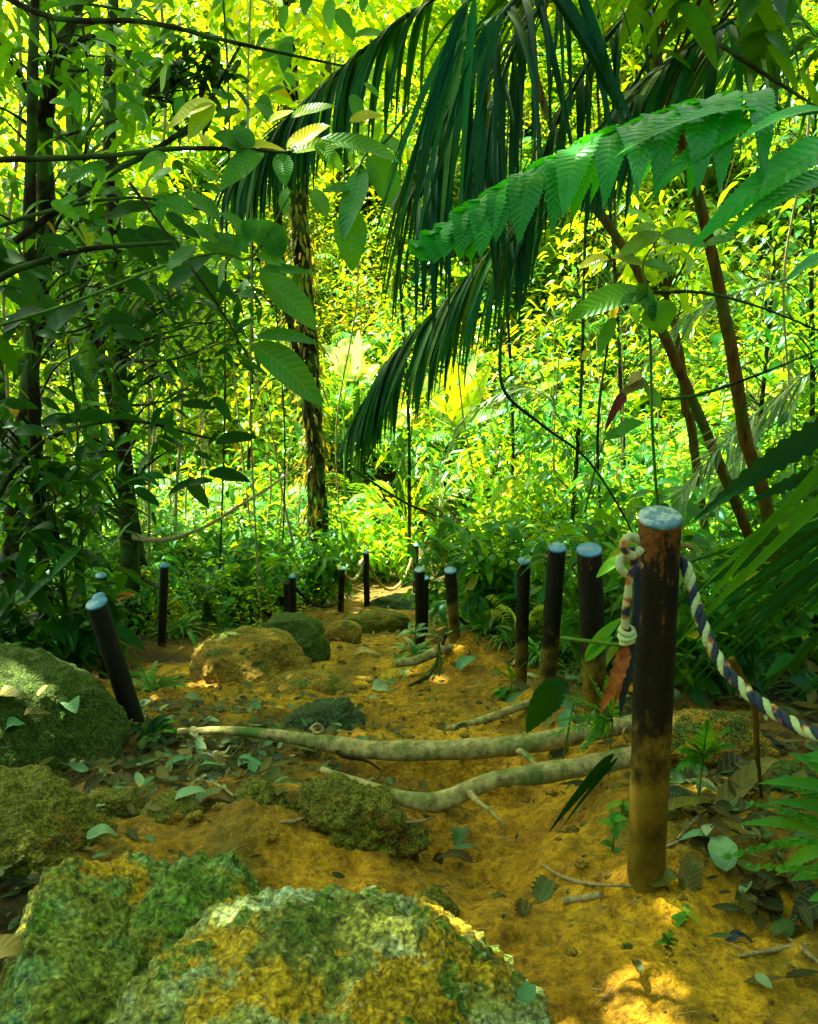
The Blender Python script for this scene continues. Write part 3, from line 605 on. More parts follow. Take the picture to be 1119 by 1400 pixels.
# ------------------------------------------------------------------ roots and logs
def log(pts, rad, mat, label, name='root', cat='root', ns=18, wob=.12, seed=0, parent=None, grp=None):
    P = spline([at(*q) for q in pts], 70); rr = np.interp(np.linspace(0, 1, 70), np.linspace(0, 1, len(rad)), rad)
    mb = MB(); tube(mb, P, rr, ns, wob=wob, seed=seed); o = mb.build(name, M[mat], parent)
    return tag(o, label, cat, grp) if label else o
L1 = empty('root', at(250, 1003, 2.8), 'long pale smooth root lying across the path, tied with twine at its middle', 'root')
log([(244, 1001, 2.82), (330, 1000, 2.78), (400, 1009, 2.72), (470, 1021, 2.66), (570, 1027, 2.6), (680, 1022, 2.58), (760, 1010, 2.6), (870, 988, 2.66)], [.014, .017, .022, .031, .035, .036, .034, .03], 'barkp', None, 'wood', wob=.16, seed=1, parent=L1)
ring(at(433, 1016, 2.70), .033, .005, 'twine', 'twine_loop', L1, (1, .15, -.12))
mb = MB(); tube(mb, spline([at(424, 998, 2.66), at(434, 990, 2.66), at(442, 998, 2.65), at(432, 1003, 2.64), at(426, 994, 2.66)], 24), .006, 7, wob=.2); mb.build('twine_knot', M['twine'], L1)
log([(440, 1052, 2.34), (500, 1074, 2.26), (560, 1093, 2.19), (600, 1096, 2.17), (640, 1080, 2.18), (690, 1063, 2.19), (750, 1057, 2.2), (810, 1046, 2.22), (880, 1030, 2.28)], [.011, .018, .024, .028, .024, .025, .03, .029, .033], 'barkp', 'wavy pale root in front of the tied root, bending down over the eroded hollow', wob=.18, seed=2)
log([(540, 1012, 3.15), (600, 1000, 3.2), (660, 985, 3.3), (715, 965, 3.4), (760, 955, 3.5)], [.006, .014, .018, .02, .012], 'barkp', 'thin pale root slanting up to the slim posts behind the tied root', wob=.12, seed=3)
log([(541, 907, 4.85), (570, 903, 4.9), (600, 890, 5.05), (625, 884, 5.2)], [.022, .03, .034, .03], 'barkp', 'short cut root sticking out of the top of the root bank', wob=.1, seed=4)
log([(625, 915, 5.0), (655, 903, 5.2), (690, 893, 5.4), (720, 890, 5.6)], [.02, .035, .035, .03], 'barkp', 'grey log lying right of the post in the root bank', 'log', 'log', wob=.1, seed=5)
log([(560, 938, 4.55), (583, 925, 4.75), (598, 905, 4.95), (606, 880, 5.1), (609, 868, 5.15)], [.008, .012, .014, .012, .008], 'barkd', 'dark twisted root hanging down the bank beside the clay-footed post', wob=.2, seed=6)
log([(575, 945, 4.5), (595, 935, 4.7), (602, 905, 4.9), (600, 880, 5.05)], [.006, .01, .01, .006], 'barkd', 'thinner dark root twining up the front of the bank', wob=.2, seed=7)
log([(600, 975, 4.0), (615, 955, 4.3), (630, 935, 4.6)], [.004, .009, .005], 'twig', 'pale straw-coloured stick on the clay under the root bank', 'stick', 'stick', 8, .1, 8)
log([(640, 1080, 2.18), (655, 1098, 2.1), (672, 1110, 2.05), (690, 1128, 2.0)], [.012, .008, .006, .003], 'barkp', 'small rootlet forking down from the wavy pale root', wob=.2, seed=9)
log([(700, 1022, 2.58), (722, 1034, 2.5), (735, 1050, 2.42), (742, 1062, 2.38)], [.014, .010, .007, .004], 'barkp', 'stubby side root dropping from the tied root toward the wavy one', wob=.25, seed=10)
log([(455, 1020, 2.68), (470, 1034, 2.6), (500, 1040, 2.55), (520, 1052, 2.5)], [.010, .007, .005, .003], 'barkd', 'thin dark rootlet under the tied root near the twine', wob=.25, seed=11)
for k, (pts, lab) in enumerate((
    ([(741, 1186, 1.72), (770, 1203, 1.68), (810, 1213, 1.66), (870, 1216, 1.63)], 'thin curved pale stick ending at the foot of the nearest post'),
    ([(925, 1152, 1.75), (950, 1125, 1.8), (985, 1098, 1.86)], 'straight pale split stick among dead leaves right of the nearest post'),
    ([(868, 1182, 1.6), (900, 1168, 1.62), (935, 1150, 1.66)], 'thin bark strip leaning against the foot of the nearest post'),
    ([(1010, 1312, 1.42), (1060, 1303, 1.42), (1105, 1295, 1.42)], 'pale twig lying on the clay at the right edge'),
    ([(1075, 1285, 1.45), (1100, 1305, 1.42), (1125, 1325, 1.4)], 'short pale twig crossing another at the lower right edge'),
    ([(555, 1128, 2.05), (575, 1127, 2.05), (590, 1122, 2.05)], 'small stick beside the chunky earth-covered rock'),
    ([(385, 1128, 2.0), (400, 1127, 2.0), (417, 1122, 2.0)], 'stubby pale stick on the soil right of the square mossy block'),
    ([(230, 1068, 2.5), (270, 1070, 2.48), (300, 1078, 2.42), (320, 1092, 2.36)], 'brown twig lying over the leaf litter left of the path'),
    ([(770, 1236, 1.62), (800, 1232, 1.62), (822, 1228, 1.62)], 'short yellow stub of cane left of the nearest post'))):
    P = []
    for (a, b, c) in pts: P.append(hit(a, b) + np.array([0, 0, .008]))
    mb = MB(); tube(mb, spline(P, 30), [.003, .0055, .003] if k != 8 else .009, 8, wob=.15, seed=k); tag(mb.build('stick', M['twig']), lab, 'stick')
# ------------------------------------------------------------------ fallen leaves, one by one
def fallen(px, py, lpx, ang, wr, var, lab, mat='dry', shape='o', serr=0, curl=.18, seed=0, cat='fallen leaf'):
    p = hit(px, py); g = R(seed + int(px)); s = np.linalg.norm(p - CAM); L = lpx / F0 * s * 1.0
    a = math.radians(ang); d = np.array([math.cos(a), math.sin(a), 0]) * L / 2
    q0, q1 = p - d, p + d
    if lpx > 0:
        e = .03; nx = (Gm(p[0] + e, p[1]) - Gm(p[0] - e, p[1])) / (2 * e); ny = (Gm(p[0], p[1] + e) - Gm(p[0], p[1] - e)) / (2 * e)
        if abs(float(Gm(p[0], p[1])) - p[2]) < .03: q0 = q0 - np.array([0, 0, d[0] * nx + d[1] * ny]); q1 = q1 + np.array([0, 0, d[0] * nx + d[1] * ny])
    q0 = q0 + [0, 0, .010]; q1 = q1 + [0, 0, .016]
    mb = MB(); bigleaf(mb, q0, q1, L * wr, (g.normal(0, .2), g.normal(0, .2), 1), sag=curl, shape=shape, fold=.35, n=17, var=var, serr=serr, ripple=.07, seed=seed)
    tube(mb, np.array([q0, q0 - d * .25 + [0, 0, .006]]), .0015, 5, var=.1)
    return tag(mb.build('fallen_leaf', M[mat]), lab, cat)
for k, a in enumerate((
    (632, 1148, 36, 70, .8, .8, 'grey lobed dead leaf curled on the clay below the wavy root', 'dry', 'o', .4),
    (640, 1170, 40, 10, .4, .85, 'narrow pale dead leaf just below the grey lobed one'),
    (622, 1182, 48, 175, .3, .35, 'brown stick-like rolled leaf under the grey lobed leaf'),
    (745, 1224, 40, 60, .8, .72, 'folded grey-brown dead leaf on the clay left of the nearest post', 'dry', 'o', .35),
    (715, 1250, 36, 80, .7, .35, 'curled brown dead leaf with torn edges nearer than the folded grey-brown one', 'dry', 'o', .4),
    (722, 1368, 30, 60, .7, .9, 'small pale teal leaf fallen against the right foot of the biggest rock'),
    (97, 974, 38, -50, .7, .92, 'folded teal leaf on top of the tall mossy boulder'),
    (48, 986, 40, 12, .35, .58, 'long tan leaf lying on the tall mossy boulder'),
    (20, 999, 24, 20, .8, .9, 'small teal leaf at the left end of the long tan leaf'),
    (14, 962, 42, 0, .7, .5, 'pale brown broad leaf on the boulder at the left edge'),
    (62, 950, 24, 75, .4, .99, 'upright orange leaf tip on top of the tall mossy boulder'),
    (141, 1150, 36, 20, .6, .93, 'grey-green broken leaf resting on the top edge of the tilted slab'),
    (15, 1200, 60, 80, .7, .7, 'grey shredded leaf below the low rounded boulder', 'dry', 'o', .3),
    (15, 1317, 70, 10, .4, .99, 'narrow orange leaf at the lower left edge'),
    (240, 970, 26, 80, .8, .3, 'red-brown leaf standing on the soil above the left end of the tied root'),
    (289, 992, 26, 0, .5, .95, 'pale oval leaf touching the tied root near its left end'),
    (333, 1001, 24, 90, .8, .25, 'curled dark brown leaf hooked over the tied root'),
    (343, 1052, 34, 15, .6, .9, 'broad teal leaf in the litter below the tied root'),
    (262, 1095, 40, 5, .45, .93, 'largest pale green leaf in the litter above the rocks'),
    (290, 1098, 44, 40, .6, .75, 'grey pointed leaf beside the largest pale green leaf'),
    (290, 1062, 60, 15, .35, .9, 'long teal leaf lying across the litter under the twig'),
    (305, 1042, 26, 80, .7, .99, 'small yellow leaf in the litter below the curled dark leaf'),
    (265, 960, 22, 0, .5, .95, 'flat pale leaf on the soil left of the broad ochre boulder'),
    (521, 946, 24, -20, .8, .97, 'bright pale leaf on the clay in front of the root bank'),
    (513, 960, 16, 20, .5, .97, 'tiny pale leaf just below the bright pale leaf'),
    (503, 899, 38, 15, .4, .99, 'orange leaf lying far up on the path'),
    (640, 911, 36, 40, .5, .9, 'green-white leaf leaning at the foot of the post in the root bank'),
    (405, 1010, 30, 10, .5, .3, 'dry brown leaf tucked behind the tied root by the twine'),
    (410, 1032, 44, 10, .45, .62, 'tan leaf lying under the tied root below the twine'),
    (945, 1200, 60, 60, .45, .6, 'large cream dead leaf right of the foot of the nearest post'),
    (915, 1215, 50, 15, .5, .68, 'grey flat leaf leaning on the foot of the nearest post'),
    (985, 1175, 66, 80, .5, .92, 'teal-grey strap of dead leaf hanging over the litter right of the nearest post'),
    (960, 1160, 54, -10, .4, .9, 'pale green curled leaf above the cream dead leaf'),
    (1010, 1062, 80, 35, .4, .25, 'big rust-brown leathery leaf leaning behind the ferns on the right'),
    (1020, 1090, 100, 25, .3, .6, 'long olive dead leaf below the rust-brown leathery one'),
    (950, 1120, 90, 25, .28, .62, 'long tan sheath of dead leaf lying right of the nearest post'),
    (1040, 1225, 60, 40, .8, .22, 'crumpled red-brown leaf cluster at the right under the green fern', 'dry', 'o', .45),
    (1065, 1210, 50, 110, .8, .2, 'dark crumpled leaf curled over the red-brown cluster', 'dry', 'o', .45),
    (1020, 1240, 34, 80, .6, .62, 'pale triangular leaf at the left of the red-brown cluster'))):
    fallen(*a, seed=k * 7 + 1)
p = hit(292, 1040); 
for k, (px, lab) in enumerate(((279, 'blue scrap of plastic litter among the leaves below the tied root'), (297, 'smaller blue scrap right beside the first in the leaf litter'))):
    fallen(px, 1036, 16 - 5 * k, 10, .5, .5, lab, 'blue', 'l', .2, seed=k, cat='litter')
fallen(1008, 1290, 26, 10, .5, .5, 'dark blue wet scrap of leaf lying on the clay at the lower right', 'navy', 'o', .3)
# litter nobody could count
def litter(name, cx, cy, sx, sy, n, Ls, mat, lab, seed, keep=None):
    g = R(seed); x = g.normal(cx, sx, n); y = g.normal(cy, sy, n); k = (y > .9); x, y = x[k], y[k]
    if keep is not None: k = keep(x, y); x, y = x[k], y[k]
    m = len(x); z = Gm(x, y) + .006 + .02 * g.random(m); a = g.random(m) * 6.28
    A = np.stack([np.cos(a), np.sin(a), g.normal(0, .18, m)], -1); N = np.stack([g.normal(0, .35, m), g.normal(0, .35, m), np.ones(m)], -1)
    L = Ls * (.5 + g.random(m)); mb = MB(); leaves(mb, np.stack([x, y, z], -1), A, N, L, L * (.2 + .4 * g.random(m)), g.normal(0, .15, m), .4, 'm', g.random(m) ** 1.5, seed=seed)
    return tag(mb.build(name, M[mat]), lab, 'leaf litter', kind='stuff')
litter('leaf_litter', -.85, 2.75, .38, .42, 1500, .048, 'dry', 'carpet of dead leaves and teal leaves left of the path below the tied root', 1)
litter('leaf_litter', 1.15, 1.95, .36, .45, 900, .06, 'dry', 'tangle of dead leaves right of the nearest post', 2, lambda x, y: (x > .68) & (y > 1.45))
litter('leaf_litter', -.2, 6.2, 1.1, 1.5, 700, .05, 'dry', 'scattered dead leaves further up the path', 3, lambda x, y: y > 4.4)
litter('leaf_litter', -1.1, 1.6, .3, .35, 500, .04, 'dry', 'dead leaves between the boulders at the left edge', 4, lambda x, y: x < -.7)
litter('leaf_litter', 1.2, 3.6, .5, 1.2, 700, .09, 'dry', 'dead leaves on the bank behind the row of posts', 5, lambda x, y: x > .55)
litter('leaf_litter', .3, 2.1, .7, .9, 160, .028, 'dry', 'crumbs of leaf and straw strewn over the clay', 6)
# short bits of straw and rootlets on the clay
g = R(77); mb = MB()
for i in range(260):
    y = 1.05 + 3.2 * g.random() ** 1.3; x = np.interp(y, XY, XC) + g.normal(.15, .6); a = g.random() * 6.28; L = .02 + .09 * g.random() ** 2
    P = [g3(x + math.cos(a) * L * t + g.normal(0, .004), y + math.sin(a) * L * t, .004) for t in (-.5, 0, .5)]
    tube(mb, np.array(P), [.0006, .0014, .0006], 5, var=g.random(), cap=False)
tag(mb.build('straw', M['twig']), 'bits of straw and rootlets lying on the clay path', 'straw', kind='stuff')

# ------------------------------------------------------------------ undergrowth (stuff)
def clump(kind, seed):
    g = R(seed); P = []; A = []; N = []; Ls = []; Ws = []
    def add(p, a, n, L, W): P.append(p); A.append(a); N.append(n); Ls.append(L); Ws.append(W)
    if kind == 'broad':
        for s in range(7):
            a = g.random() * 6.28; lean = .15 + .5 * g.random(); h = .6 + .5 * g.random(); nl = 22
            for i in range(nl):
                t = .15 + .85 * (i + g.random()) / nl; p = np.array([math.cos(a) * lean * t * t, math.sin(a) * lean * t * t, h * t]); b = i * 2.4 + g.random()
                add(p, [math.cos(b), math.sin(b), .1 + .3 * g.normal()], [g.normal(0, .3), g.normal(0, .3) - .15, 1], .13 * (1.2 - .5 * t) * (.5 + .9 * g.random()), .48)
    elif kind == 'small':
        for i in range(190):
            r = g.random() ** .5 * .6; a = g.random() * 6.28; z = (1 - (r / .6) ** 2) * .8 * g.random() ** .5 + .08
            b = g.random() * 6.28; add([r * math.cos(a), r * math.sin(a), z], [math.cos(b), math.sin(b), g.normal(0, .4)], [g.normal(0, .5), g.normal(0, .5) - .2, 1], .07 * (.6 + .8 * g.random()), .5)
    elif kind == 'fern':
        for s in range(9):
            a = s * .7 + g.random() * .4; h = .5 + .3 * g.random(); n = 18
            for i in range(n):
                t = .15 + .85 * i / n; p = np.array([math.cos(a) * t * .75, math.sin(a) * t * .75, h * math.sin(t * 2.3)]); dv = np.array([math.cos(a), math.sin(a), .4 - t]); sd = np.array([-math.sin(a), math.cos(a), 0])
                for q in (-1, 1): add(p, sd * q + dv * .45, [0, 0, 1], .23 * math.sin(math.pi * min(1, t * .85 + .15)) + .02, .22)
    elif kind == 'blade':
        for s in range(46):
            a = g.random() * 6.28; e = .4 + .9 * g.random(); add([g.normal(0, .08), g.normal(0, .08), 0], [math.cos(a) * .7, math.sin(a) * .7, e], [math.cos(a) * -.5, math.sin(a) * -.5, 1], .55 + .5 * g.random(), .07)
    elif kind == 'giant':
        for s in range(9):
            a = g.random() * 6.28; e = .5 + .9 * g.random(); st = .25 * g.random(); add([math.cos(a) * .1, math.sin(a) * .1, .25 + st], [math.cos(a), math.sin(a), e - .3], [-math.cos(a) * .6, -math.sin(a) * .6, 1], .45 + .35 * g.random(), .36)
    elif kind == 'bamboo':
        for s in range(6):
            a = g.random() * 6.28; lean = .2 + .5 * g.random(); h = .8 + .5 * g.random()
            for i in range(34):
                t = .2 + .8 * (i + g.random()) / 34; p = np.array([math.cos(a) * lean * t * t, math.sin(a) * lean * t * t, h * t]); b = g.random() * 6.28
                add(p + g.normal(0, .04, 3), [math.cos(b), math.sin(b), -.2 + .4 * g.normal()], [g.normal(0, .4), g.normal(0, .4), 1], .15 * (.6 + .8 * g.random()), .16)
    return [np.array(x, float) for x in (P, A, N, Ls, Ws)]
CL = {k: [clump(k, 100 + i) for i in range(5)] for k in ('broad', 'small', 'fern', 'blade', 'bamboo', 'giant')}
def scatter(mb, kind, pts, sc, seed, vbias=0., lk='s', lsc=1.):
    g = R(seed); C = CL[kind]; dr = {'broad': .35, 'small': .15, 'fern': .35, 'blade': .8, 'bamboo': .35, 'giant': .5}[kind]
    out = [[], [], [], [], [], []]
    for i, (p, s) in enumerate(zip(pts, sc)):
        P, A, N, Ls, Ws = C[int(g.integers(5))]; a = g.random() * 6.28; c, q = math.cos(a), math.sin(a); Rm = np.array([[c, -q, 0], [q, c, 0], [0, 0, 1]])
        hs = s * (.8 + .5 * g.random()); P2 = P @ Rm.T * np.array([s, s, hs]) + p; L = Ls * s * lsc * (.6 + .9 * g.random() ** 1.5)
        out[0].append(P2); out[1].append(A @ Rm.T); out[2].append(N @ Rm.T); out[3].append(L); out[4].append(L * Ws); out[5].append(np.clip(g.normal(.48 + vbias, .27) + g.normal(0, .13, len(L)), 0, 1))
    if not out[0]: return 0
    P, A, N, L, W_, V = [np.concatenate(x) for x in out]
    leaves(mb, P, A, N, L, W_, dr, .3, lk, V, seed); return len(L)
def sample(n, d0, d1, seed, off=.3, cond=None, pw=1.0):
    g = R(seed); u = g.random(n); D = d0 * (d1 / d0) ** (u ** pw); x = (g.random(n) * 2 - 1) * (.56 * D + 1.5)
    k = (pathd(x, D) > off) | (D > 15)
    if cond is not None: k &= cond(x, D)
    for (qx, qD) in ((225, 5.9), (138, 5.0), (132, 2.95), (400, 7.2), (468, 8.1), (501, 8.8), (574, 6.2), (605, 12.4)):   # trodden clear round the posts
        px = W0 / 2 + F0 * x / (D * 1.12); k &= ~((np.abs(px - qx) < 34 + 60 / D) & (D > qD - 2.2) & (D < qD + .1))
    px = W0 / 2 + F0 * x / (D * 1.1); k &= ~((px > 425) & (px < 705) & (D > 11.8) & (D < 16.3) & (g.random(n) < .85))
    x, D = x[k], D[k]; return np.stack([x, D, Gm(x, D)], -1)
def under(kind, n, d0, d1, s0, s1, mat, lab, seed, off=.3, cond=None, vb=0., lk='s', lsc=1.):
    pts = sample(n, d0, d1, seed, off, cond); g = R(seed + 5)
    sc = (s0 + (s1 - s0) * g.random(len(pts))) * (.55 + .045 * pts[:, 1])
    sc = sc * np.clip(.35 + .45 * pathd(pts[:, 0], pts[:, 1]) , .35, 1.0) if d0 < 12 else sc
    if d0 < 12: sc = np.minimum(sc, .35 + .75 * np.abs(pathd(pts[:, 0], pts[:, 1])))
    mb = MB(); nl = scatter(mb, kind, pts, sc, seed, vb, lk, lsc); print(kind, len(pts), 'clumps', nl, 'leaves')
    return tag(mb.build('undergrowth', M[mat]), lab, 'undergrowth', kind='stuff')
g = R(222); mb = MB(); pts = sample(520, 9, 40, 223, .5)
for q, p in enumerate(pts):
    h = (1.2 + 2.6 * g.random()) * (.6 + p[1] * .03); a = g.random() * 6.28; ln = g.random() * .6; e = p + np.array([math.cos(a) * ln * h * .5, math.sin(a) * ln * h * .5, h])
    tube(mb, spline([p - [0, 0, .1], (p + e) / 2 + g.normal(0, .12, 3), e], 8), [.012 + .014 * g.random(), .004], 5, var=g.random(), cap=False)
tag(mb.build('thicket_stems', M['twig']), 'countless thin stems and saplings standing in the undergrowth', 'undergrowth', kind='stuff')
# unseen thicket added round the viewpoint to block level sky light
for kind, n, mt, sd in (('broad', 60, 'mid', 230), ('small', 50, 'dark', 231), ('broad', 46, 'dark', 232)):
    g = R(sd); a = math.pi * (1 + 1.15 * (g.random(n) - .5) * 1.35) + math.pi / 2 * 0; r = 2.2 + 2.6 * g.random(n)
    th = (g.random(n) * 230 + 155) * math.pi / 180; x = .2 + r * np.cos(th); y = -.2 + r * np.sin(th); k = ~((y > -.3) & (np.abs(x) < .6 * y + 1.9)); x, y = x[k], y[k]; n = len(x); pts = np.stack([x, y, Gm(x, y)], -1)
    mb = MB(); scatter(mb, kind, pts, 1.5 + 1.4 * g.random(n), sd); tag(mb.build('undergrowth', M[mt]), 'unseen thicket added behind and beside the viewpoint to block level light', 'undergrowth', kind='stuff')
rt = lambda x, y: ~((x < np.interp(y, XY, XC)) & (y < 5.4)) & ~((x > 0) & (y < 3.3))
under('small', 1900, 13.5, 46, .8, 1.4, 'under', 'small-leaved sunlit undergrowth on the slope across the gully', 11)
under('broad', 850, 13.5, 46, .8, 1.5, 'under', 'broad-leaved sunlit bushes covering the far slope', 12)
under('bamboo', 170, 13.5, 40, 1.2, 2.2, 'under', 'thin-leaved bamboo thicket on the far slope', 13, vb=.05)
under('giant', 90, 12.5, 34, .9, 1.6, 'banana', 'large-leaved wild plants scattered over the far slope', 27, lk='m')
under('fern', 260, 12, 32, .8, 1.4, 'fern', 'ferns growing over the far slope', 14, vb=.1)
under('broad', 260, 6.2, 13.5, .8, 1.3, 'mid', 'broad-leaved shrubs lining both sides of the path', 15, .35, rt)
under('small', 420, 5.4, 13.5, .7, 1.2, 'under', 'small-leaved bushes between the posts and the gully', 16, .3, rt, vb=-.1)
under('fern', 130, 5.2, 13.5, .6, .9, 'fern', 'low ferns beside the path', 17, .15, rt)
under('blade', 150, 5.0, 13, .5, .8, 'grass', 'tufts of long grass beside the path', 18, .1, rt)
under('small', 200, 3.4, 5.6, .35, .6, 'mid', 'leafy ground plants right of the row of posts', 19, .35, lambda x, y: x > .75)
under('fern', 46, 3.3, 6, .4, .6, 'fern', 'small ferns right of the row of posts', 20, .35, lambda x, y: x > .8)
under('blade', 60, 3.1, 6, .4, .7, 'grass', 'long thin grass right of the row of posts', 21, .35, lambda x, y: x > .75)
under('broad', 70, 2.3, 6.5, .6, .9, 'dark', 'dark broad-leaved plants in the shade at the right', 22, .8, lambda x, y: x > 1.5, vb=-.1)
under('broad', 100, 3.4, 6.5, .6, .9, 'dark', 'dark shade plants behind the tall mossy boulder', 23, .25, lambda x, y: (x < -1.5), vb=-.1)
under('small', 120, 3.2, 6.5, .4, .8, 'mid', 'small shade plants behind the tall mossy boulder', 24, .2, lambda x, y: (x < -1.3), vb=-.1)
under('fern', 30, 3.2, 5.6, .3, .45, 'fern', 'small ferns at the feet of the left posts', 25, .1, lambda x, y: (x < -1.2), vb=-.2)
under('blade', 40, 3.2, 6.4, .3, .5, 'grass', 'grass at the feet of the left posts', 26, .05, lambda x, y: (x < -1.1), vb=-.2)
# ------------------------------------------------------------------ trees and larger plants
def crown_pts(g, c, rad, n, shell=.35):
    d = nrm(g.normal(0, 1, (n, 3))); r = shell + (1 - shell) * g.random(n) ** .6
    return c + d * r[:, None] * np.array(rad)
def foliage(mb, g, centers, n, Lm, wr, spread, kind='m', droop=.45, vb=.5, vs=.18, seed=0, out=None):
    """leaves in sprays round the given twig ends"""
    m = len(centers) * n; P = np.repeat(centers, n, 0) + g.normal(0, spread, (m, 3)); a = g.random(m) * 6.28
    A = np.stack([np.cos(a), np.sin(a), g.normal(-.15, .35, m)], -1); N = np.stack([g.normal(0, .4, m), g.normal(0, .4, m), np.ones(m)], -1)
    L = Lm * (.55 + .8 * g.random(m)); V = np.clip(np.repeat(g.normal(vb, vs, len(centers)), n) + g.normal(0, .12, m), 0, 1)
    leaves(mb, P, A, N, L, L * wr, droop, .3, kind, V, seed)
def tree(name, lab, pts, rad, barkm, leafm, sprays, n, Lm, wr, spread, seed, wob=.15, cat='tree', group=None, kind='m', vb=.5, limbs=True, lr=.3, droop=.45):
    """pts: trunk curve in world coordinates; sprays: array of twig ends"""
    g = R(seed); root = empty(name, pts[0], lab, cat, group); C = spline(pts, 60); rr = np.interp(np.linspace(0, 1, 60), np.linspace(0, 1, len(rad)), rad)
    mb = MB(); tube(mb, C, rr, 12, wob=wob, seed=seed); mb.build('trunk', M[barkm], root)
    if len(sprays):
        if limbs:
            mb = MB(); 
            for s in sprays[:60]:
                k = int(np.argmin(np.linalg.norm(C - s, axis=1) + (C[:, 2] > s[2] + .1) * 1.0)); p = C[max(0, k - 4)]
                mid = (p + s) / 2 + g.normal(0, .06, 3) + [0, 0, .08]; d = np.linalg.norm(s - p)
                tube(mb, spline([p, mid, s], 8), [rr[max(0, k - 4)] * lr, .004 + .002 * d, .003], 6, cap=False)
            mb.build('branch', M[barkm], root)
        mb = MB(); foliage(mb, g, np.asarray(sprays), n, Lm, wr, spread, kind, droop, vb, seed=seed); mb.build('crown', M[leafm], root)
    return root
def pxs(g, n, x0, x1, y0, y1, d0, d1):
    return np.array([at(x0 + (x1 - x0) * g.random(), y0 + (y1 - y0) * g.random(), d0 + (d1 - d0) * g.random()) for _ in range(n)])
def base(px, py, D, dz=-.1):
    p = at(px, py, D); p[2] = float(Gm(p[0], p[1])) + dz; return p
g = R(501)
tree('understory_tree', 'thin straight dark trunk nearest the left edge rising behind the tall mossy boulder',
     [base(60, 870, 4.5), at(52, 650, 4.5), at(40, 400, 4.5), at(44, 150, 4.6), at(50, -90, 4.7)], [.042, .036, .032, .028, .02], 'barkd', 'dark',
     pxs(g, 34, -60, 190, 290, 700, 3.6, 5.2), 11, .12, .36, .13, 502)
tree('understory_tree', 'stout dark trunk left of the centre with a pale vine growing from its side',
     [base(182, 830, 6.4), at(177, 740, 6.4), at(165, 560, 6.4), at(160, 400, 6.4), at(150, 150, 6.5), at(160, -100, 6.6)], [.085, .07, .06, .055, .045, .03], 'barkd', 'dark',
     np.vstack([pxs(g, 32, 60, 300, 420, 700, 5.4, 7.2), pxs(g, 22, 180, 320, 380, 470, 4.6, 5.6)]), 12, .13, .3, .16, 503)
tree('understory_tree', 'dark trunk leaning right beside the stout dark one',
     [base(205, 830, 7.2), at(168, 620, 7.1), at(140, 500, 7), at(115, 400, 7), at(110, 250, 7)], [.05, .045, .04, .04, .03], 'barkd', 'mid', pxs(g, 30, 30, 260, 250, 480, 6, 8), 12, .14, .4, .18, 504)
tree('understory_tree', 'greenish trunk behind the dark leaves at the far left, forking upward',
     [base(128, 800, 8.5), at(125, 600, 8.5), at(118, 440, 8.5), at(108, 330, 8.6), at(100, 100, 8.8), at(110, -80, 9)], [.09, .08, .1, .09, .07, .05], 'stem', 'mid', pxs(g, 46, -80, 300, -40, 420, 7, 10), 13, .16, .42, .22, 505, vb=.6)
tree('understory_tree', 'curved dark tree at the top left corner with an arm bending to the right',
     [base(-10, 880, 5.2), at(30, 600, 5.3), at(62, 330, 5.2), at(60, 200, 5.1), at(72, 100, 5), at(100, 20, 5), at(150, -80, 5)], [.06, .055, .05, .045, .042, .035, .02], 'barkd', 'mid',
     np.vstack([pxs(g, 40, -80, 230, -60, 330, 4, 6)]), 12, .12, .42, .16, 506, vb=.55)
tree('sapling', 'very thin pale sapling standing in the sunlit gap left of the vine-clad trunk',
     [base(238, 800, 8.2), at(240, 700, 8.2), at(248, 580, 8.2), at(250, 460, 8.2), at(252, 330, 8.2)], [.022, .018, .016, .012, .008], 'barkp', 'under', pxs(g, 30, 190, 330, 330, 480, 7.6, 8.8), 9, .14, .4, .14, 507)
tree('sapling', 'bent dark twig-thin sapling at the far left in front of the trees',
     [base(92, 860, 4.4), at(75, 720, 4.3), at(55, 700, 4.2), at(20, 740, 4.1)], [.014, .012, .01, .006], 'barkd', 'dark', pxs(g, 16, -20, 110, 600, 790, 3.8, 4.6), 9, .16, .4, .1, 508)
g = R(1501)
for k, (bx, tx, D, r, x0, x1, y0, y1, n, mt, lab) in enumerate((
    (560, 545, 11.0, .022, 480, 620, 330, 640, 34, 'mid', 'dark thin tree between the vine-clad trunk and the banana plant'),
    (700, 690, 10.0, .020, 640, 780, 420, 660, 40, 'mid', 'thin leafy sapling right of the banana plant, in the shade of the slope'),
    (775, 800, 8.2, .018, 720, 880, 560, 700, 34, 'mid', 'low-branched sapling above the slim and the tall rusty posts'),
    (850, 840, 12.0, .03, 760, 930, 250, 520, 46, 'under', 'sunlit tree behind the broad-leaved light green seedling'),
    (1010, 1060, 9.0, .024, 930, 1130, 300, 600, 60, 'mid', 'thicket tree behind the right slender trunk'),
    (1100, 1110, 7.0, .022, 1040, 1150, 120, 480, 46, 'mid', 'small-leaved tree filling the right edge under the big fern leaflets'),
    (330, 345, 10.5, .02, 260, 400, 480, 720, 34, 'under', 'sunlit small tree left of the vine-clad trunk'))):
    tree('understory_tree', lab, [base(bx, 800, D), at((bx + tx) / 2 + 6, 560, D), at(tx, 330, D), at(tx + 8, 100, D)], [r * 1.3, r, r * .8, r * .4], 'barkd', mt, pxs(g, n, x0, x1, y0, y1, D - 1, D + 1), 12, .12, .42, .16, 1510 + k, vb=.5)
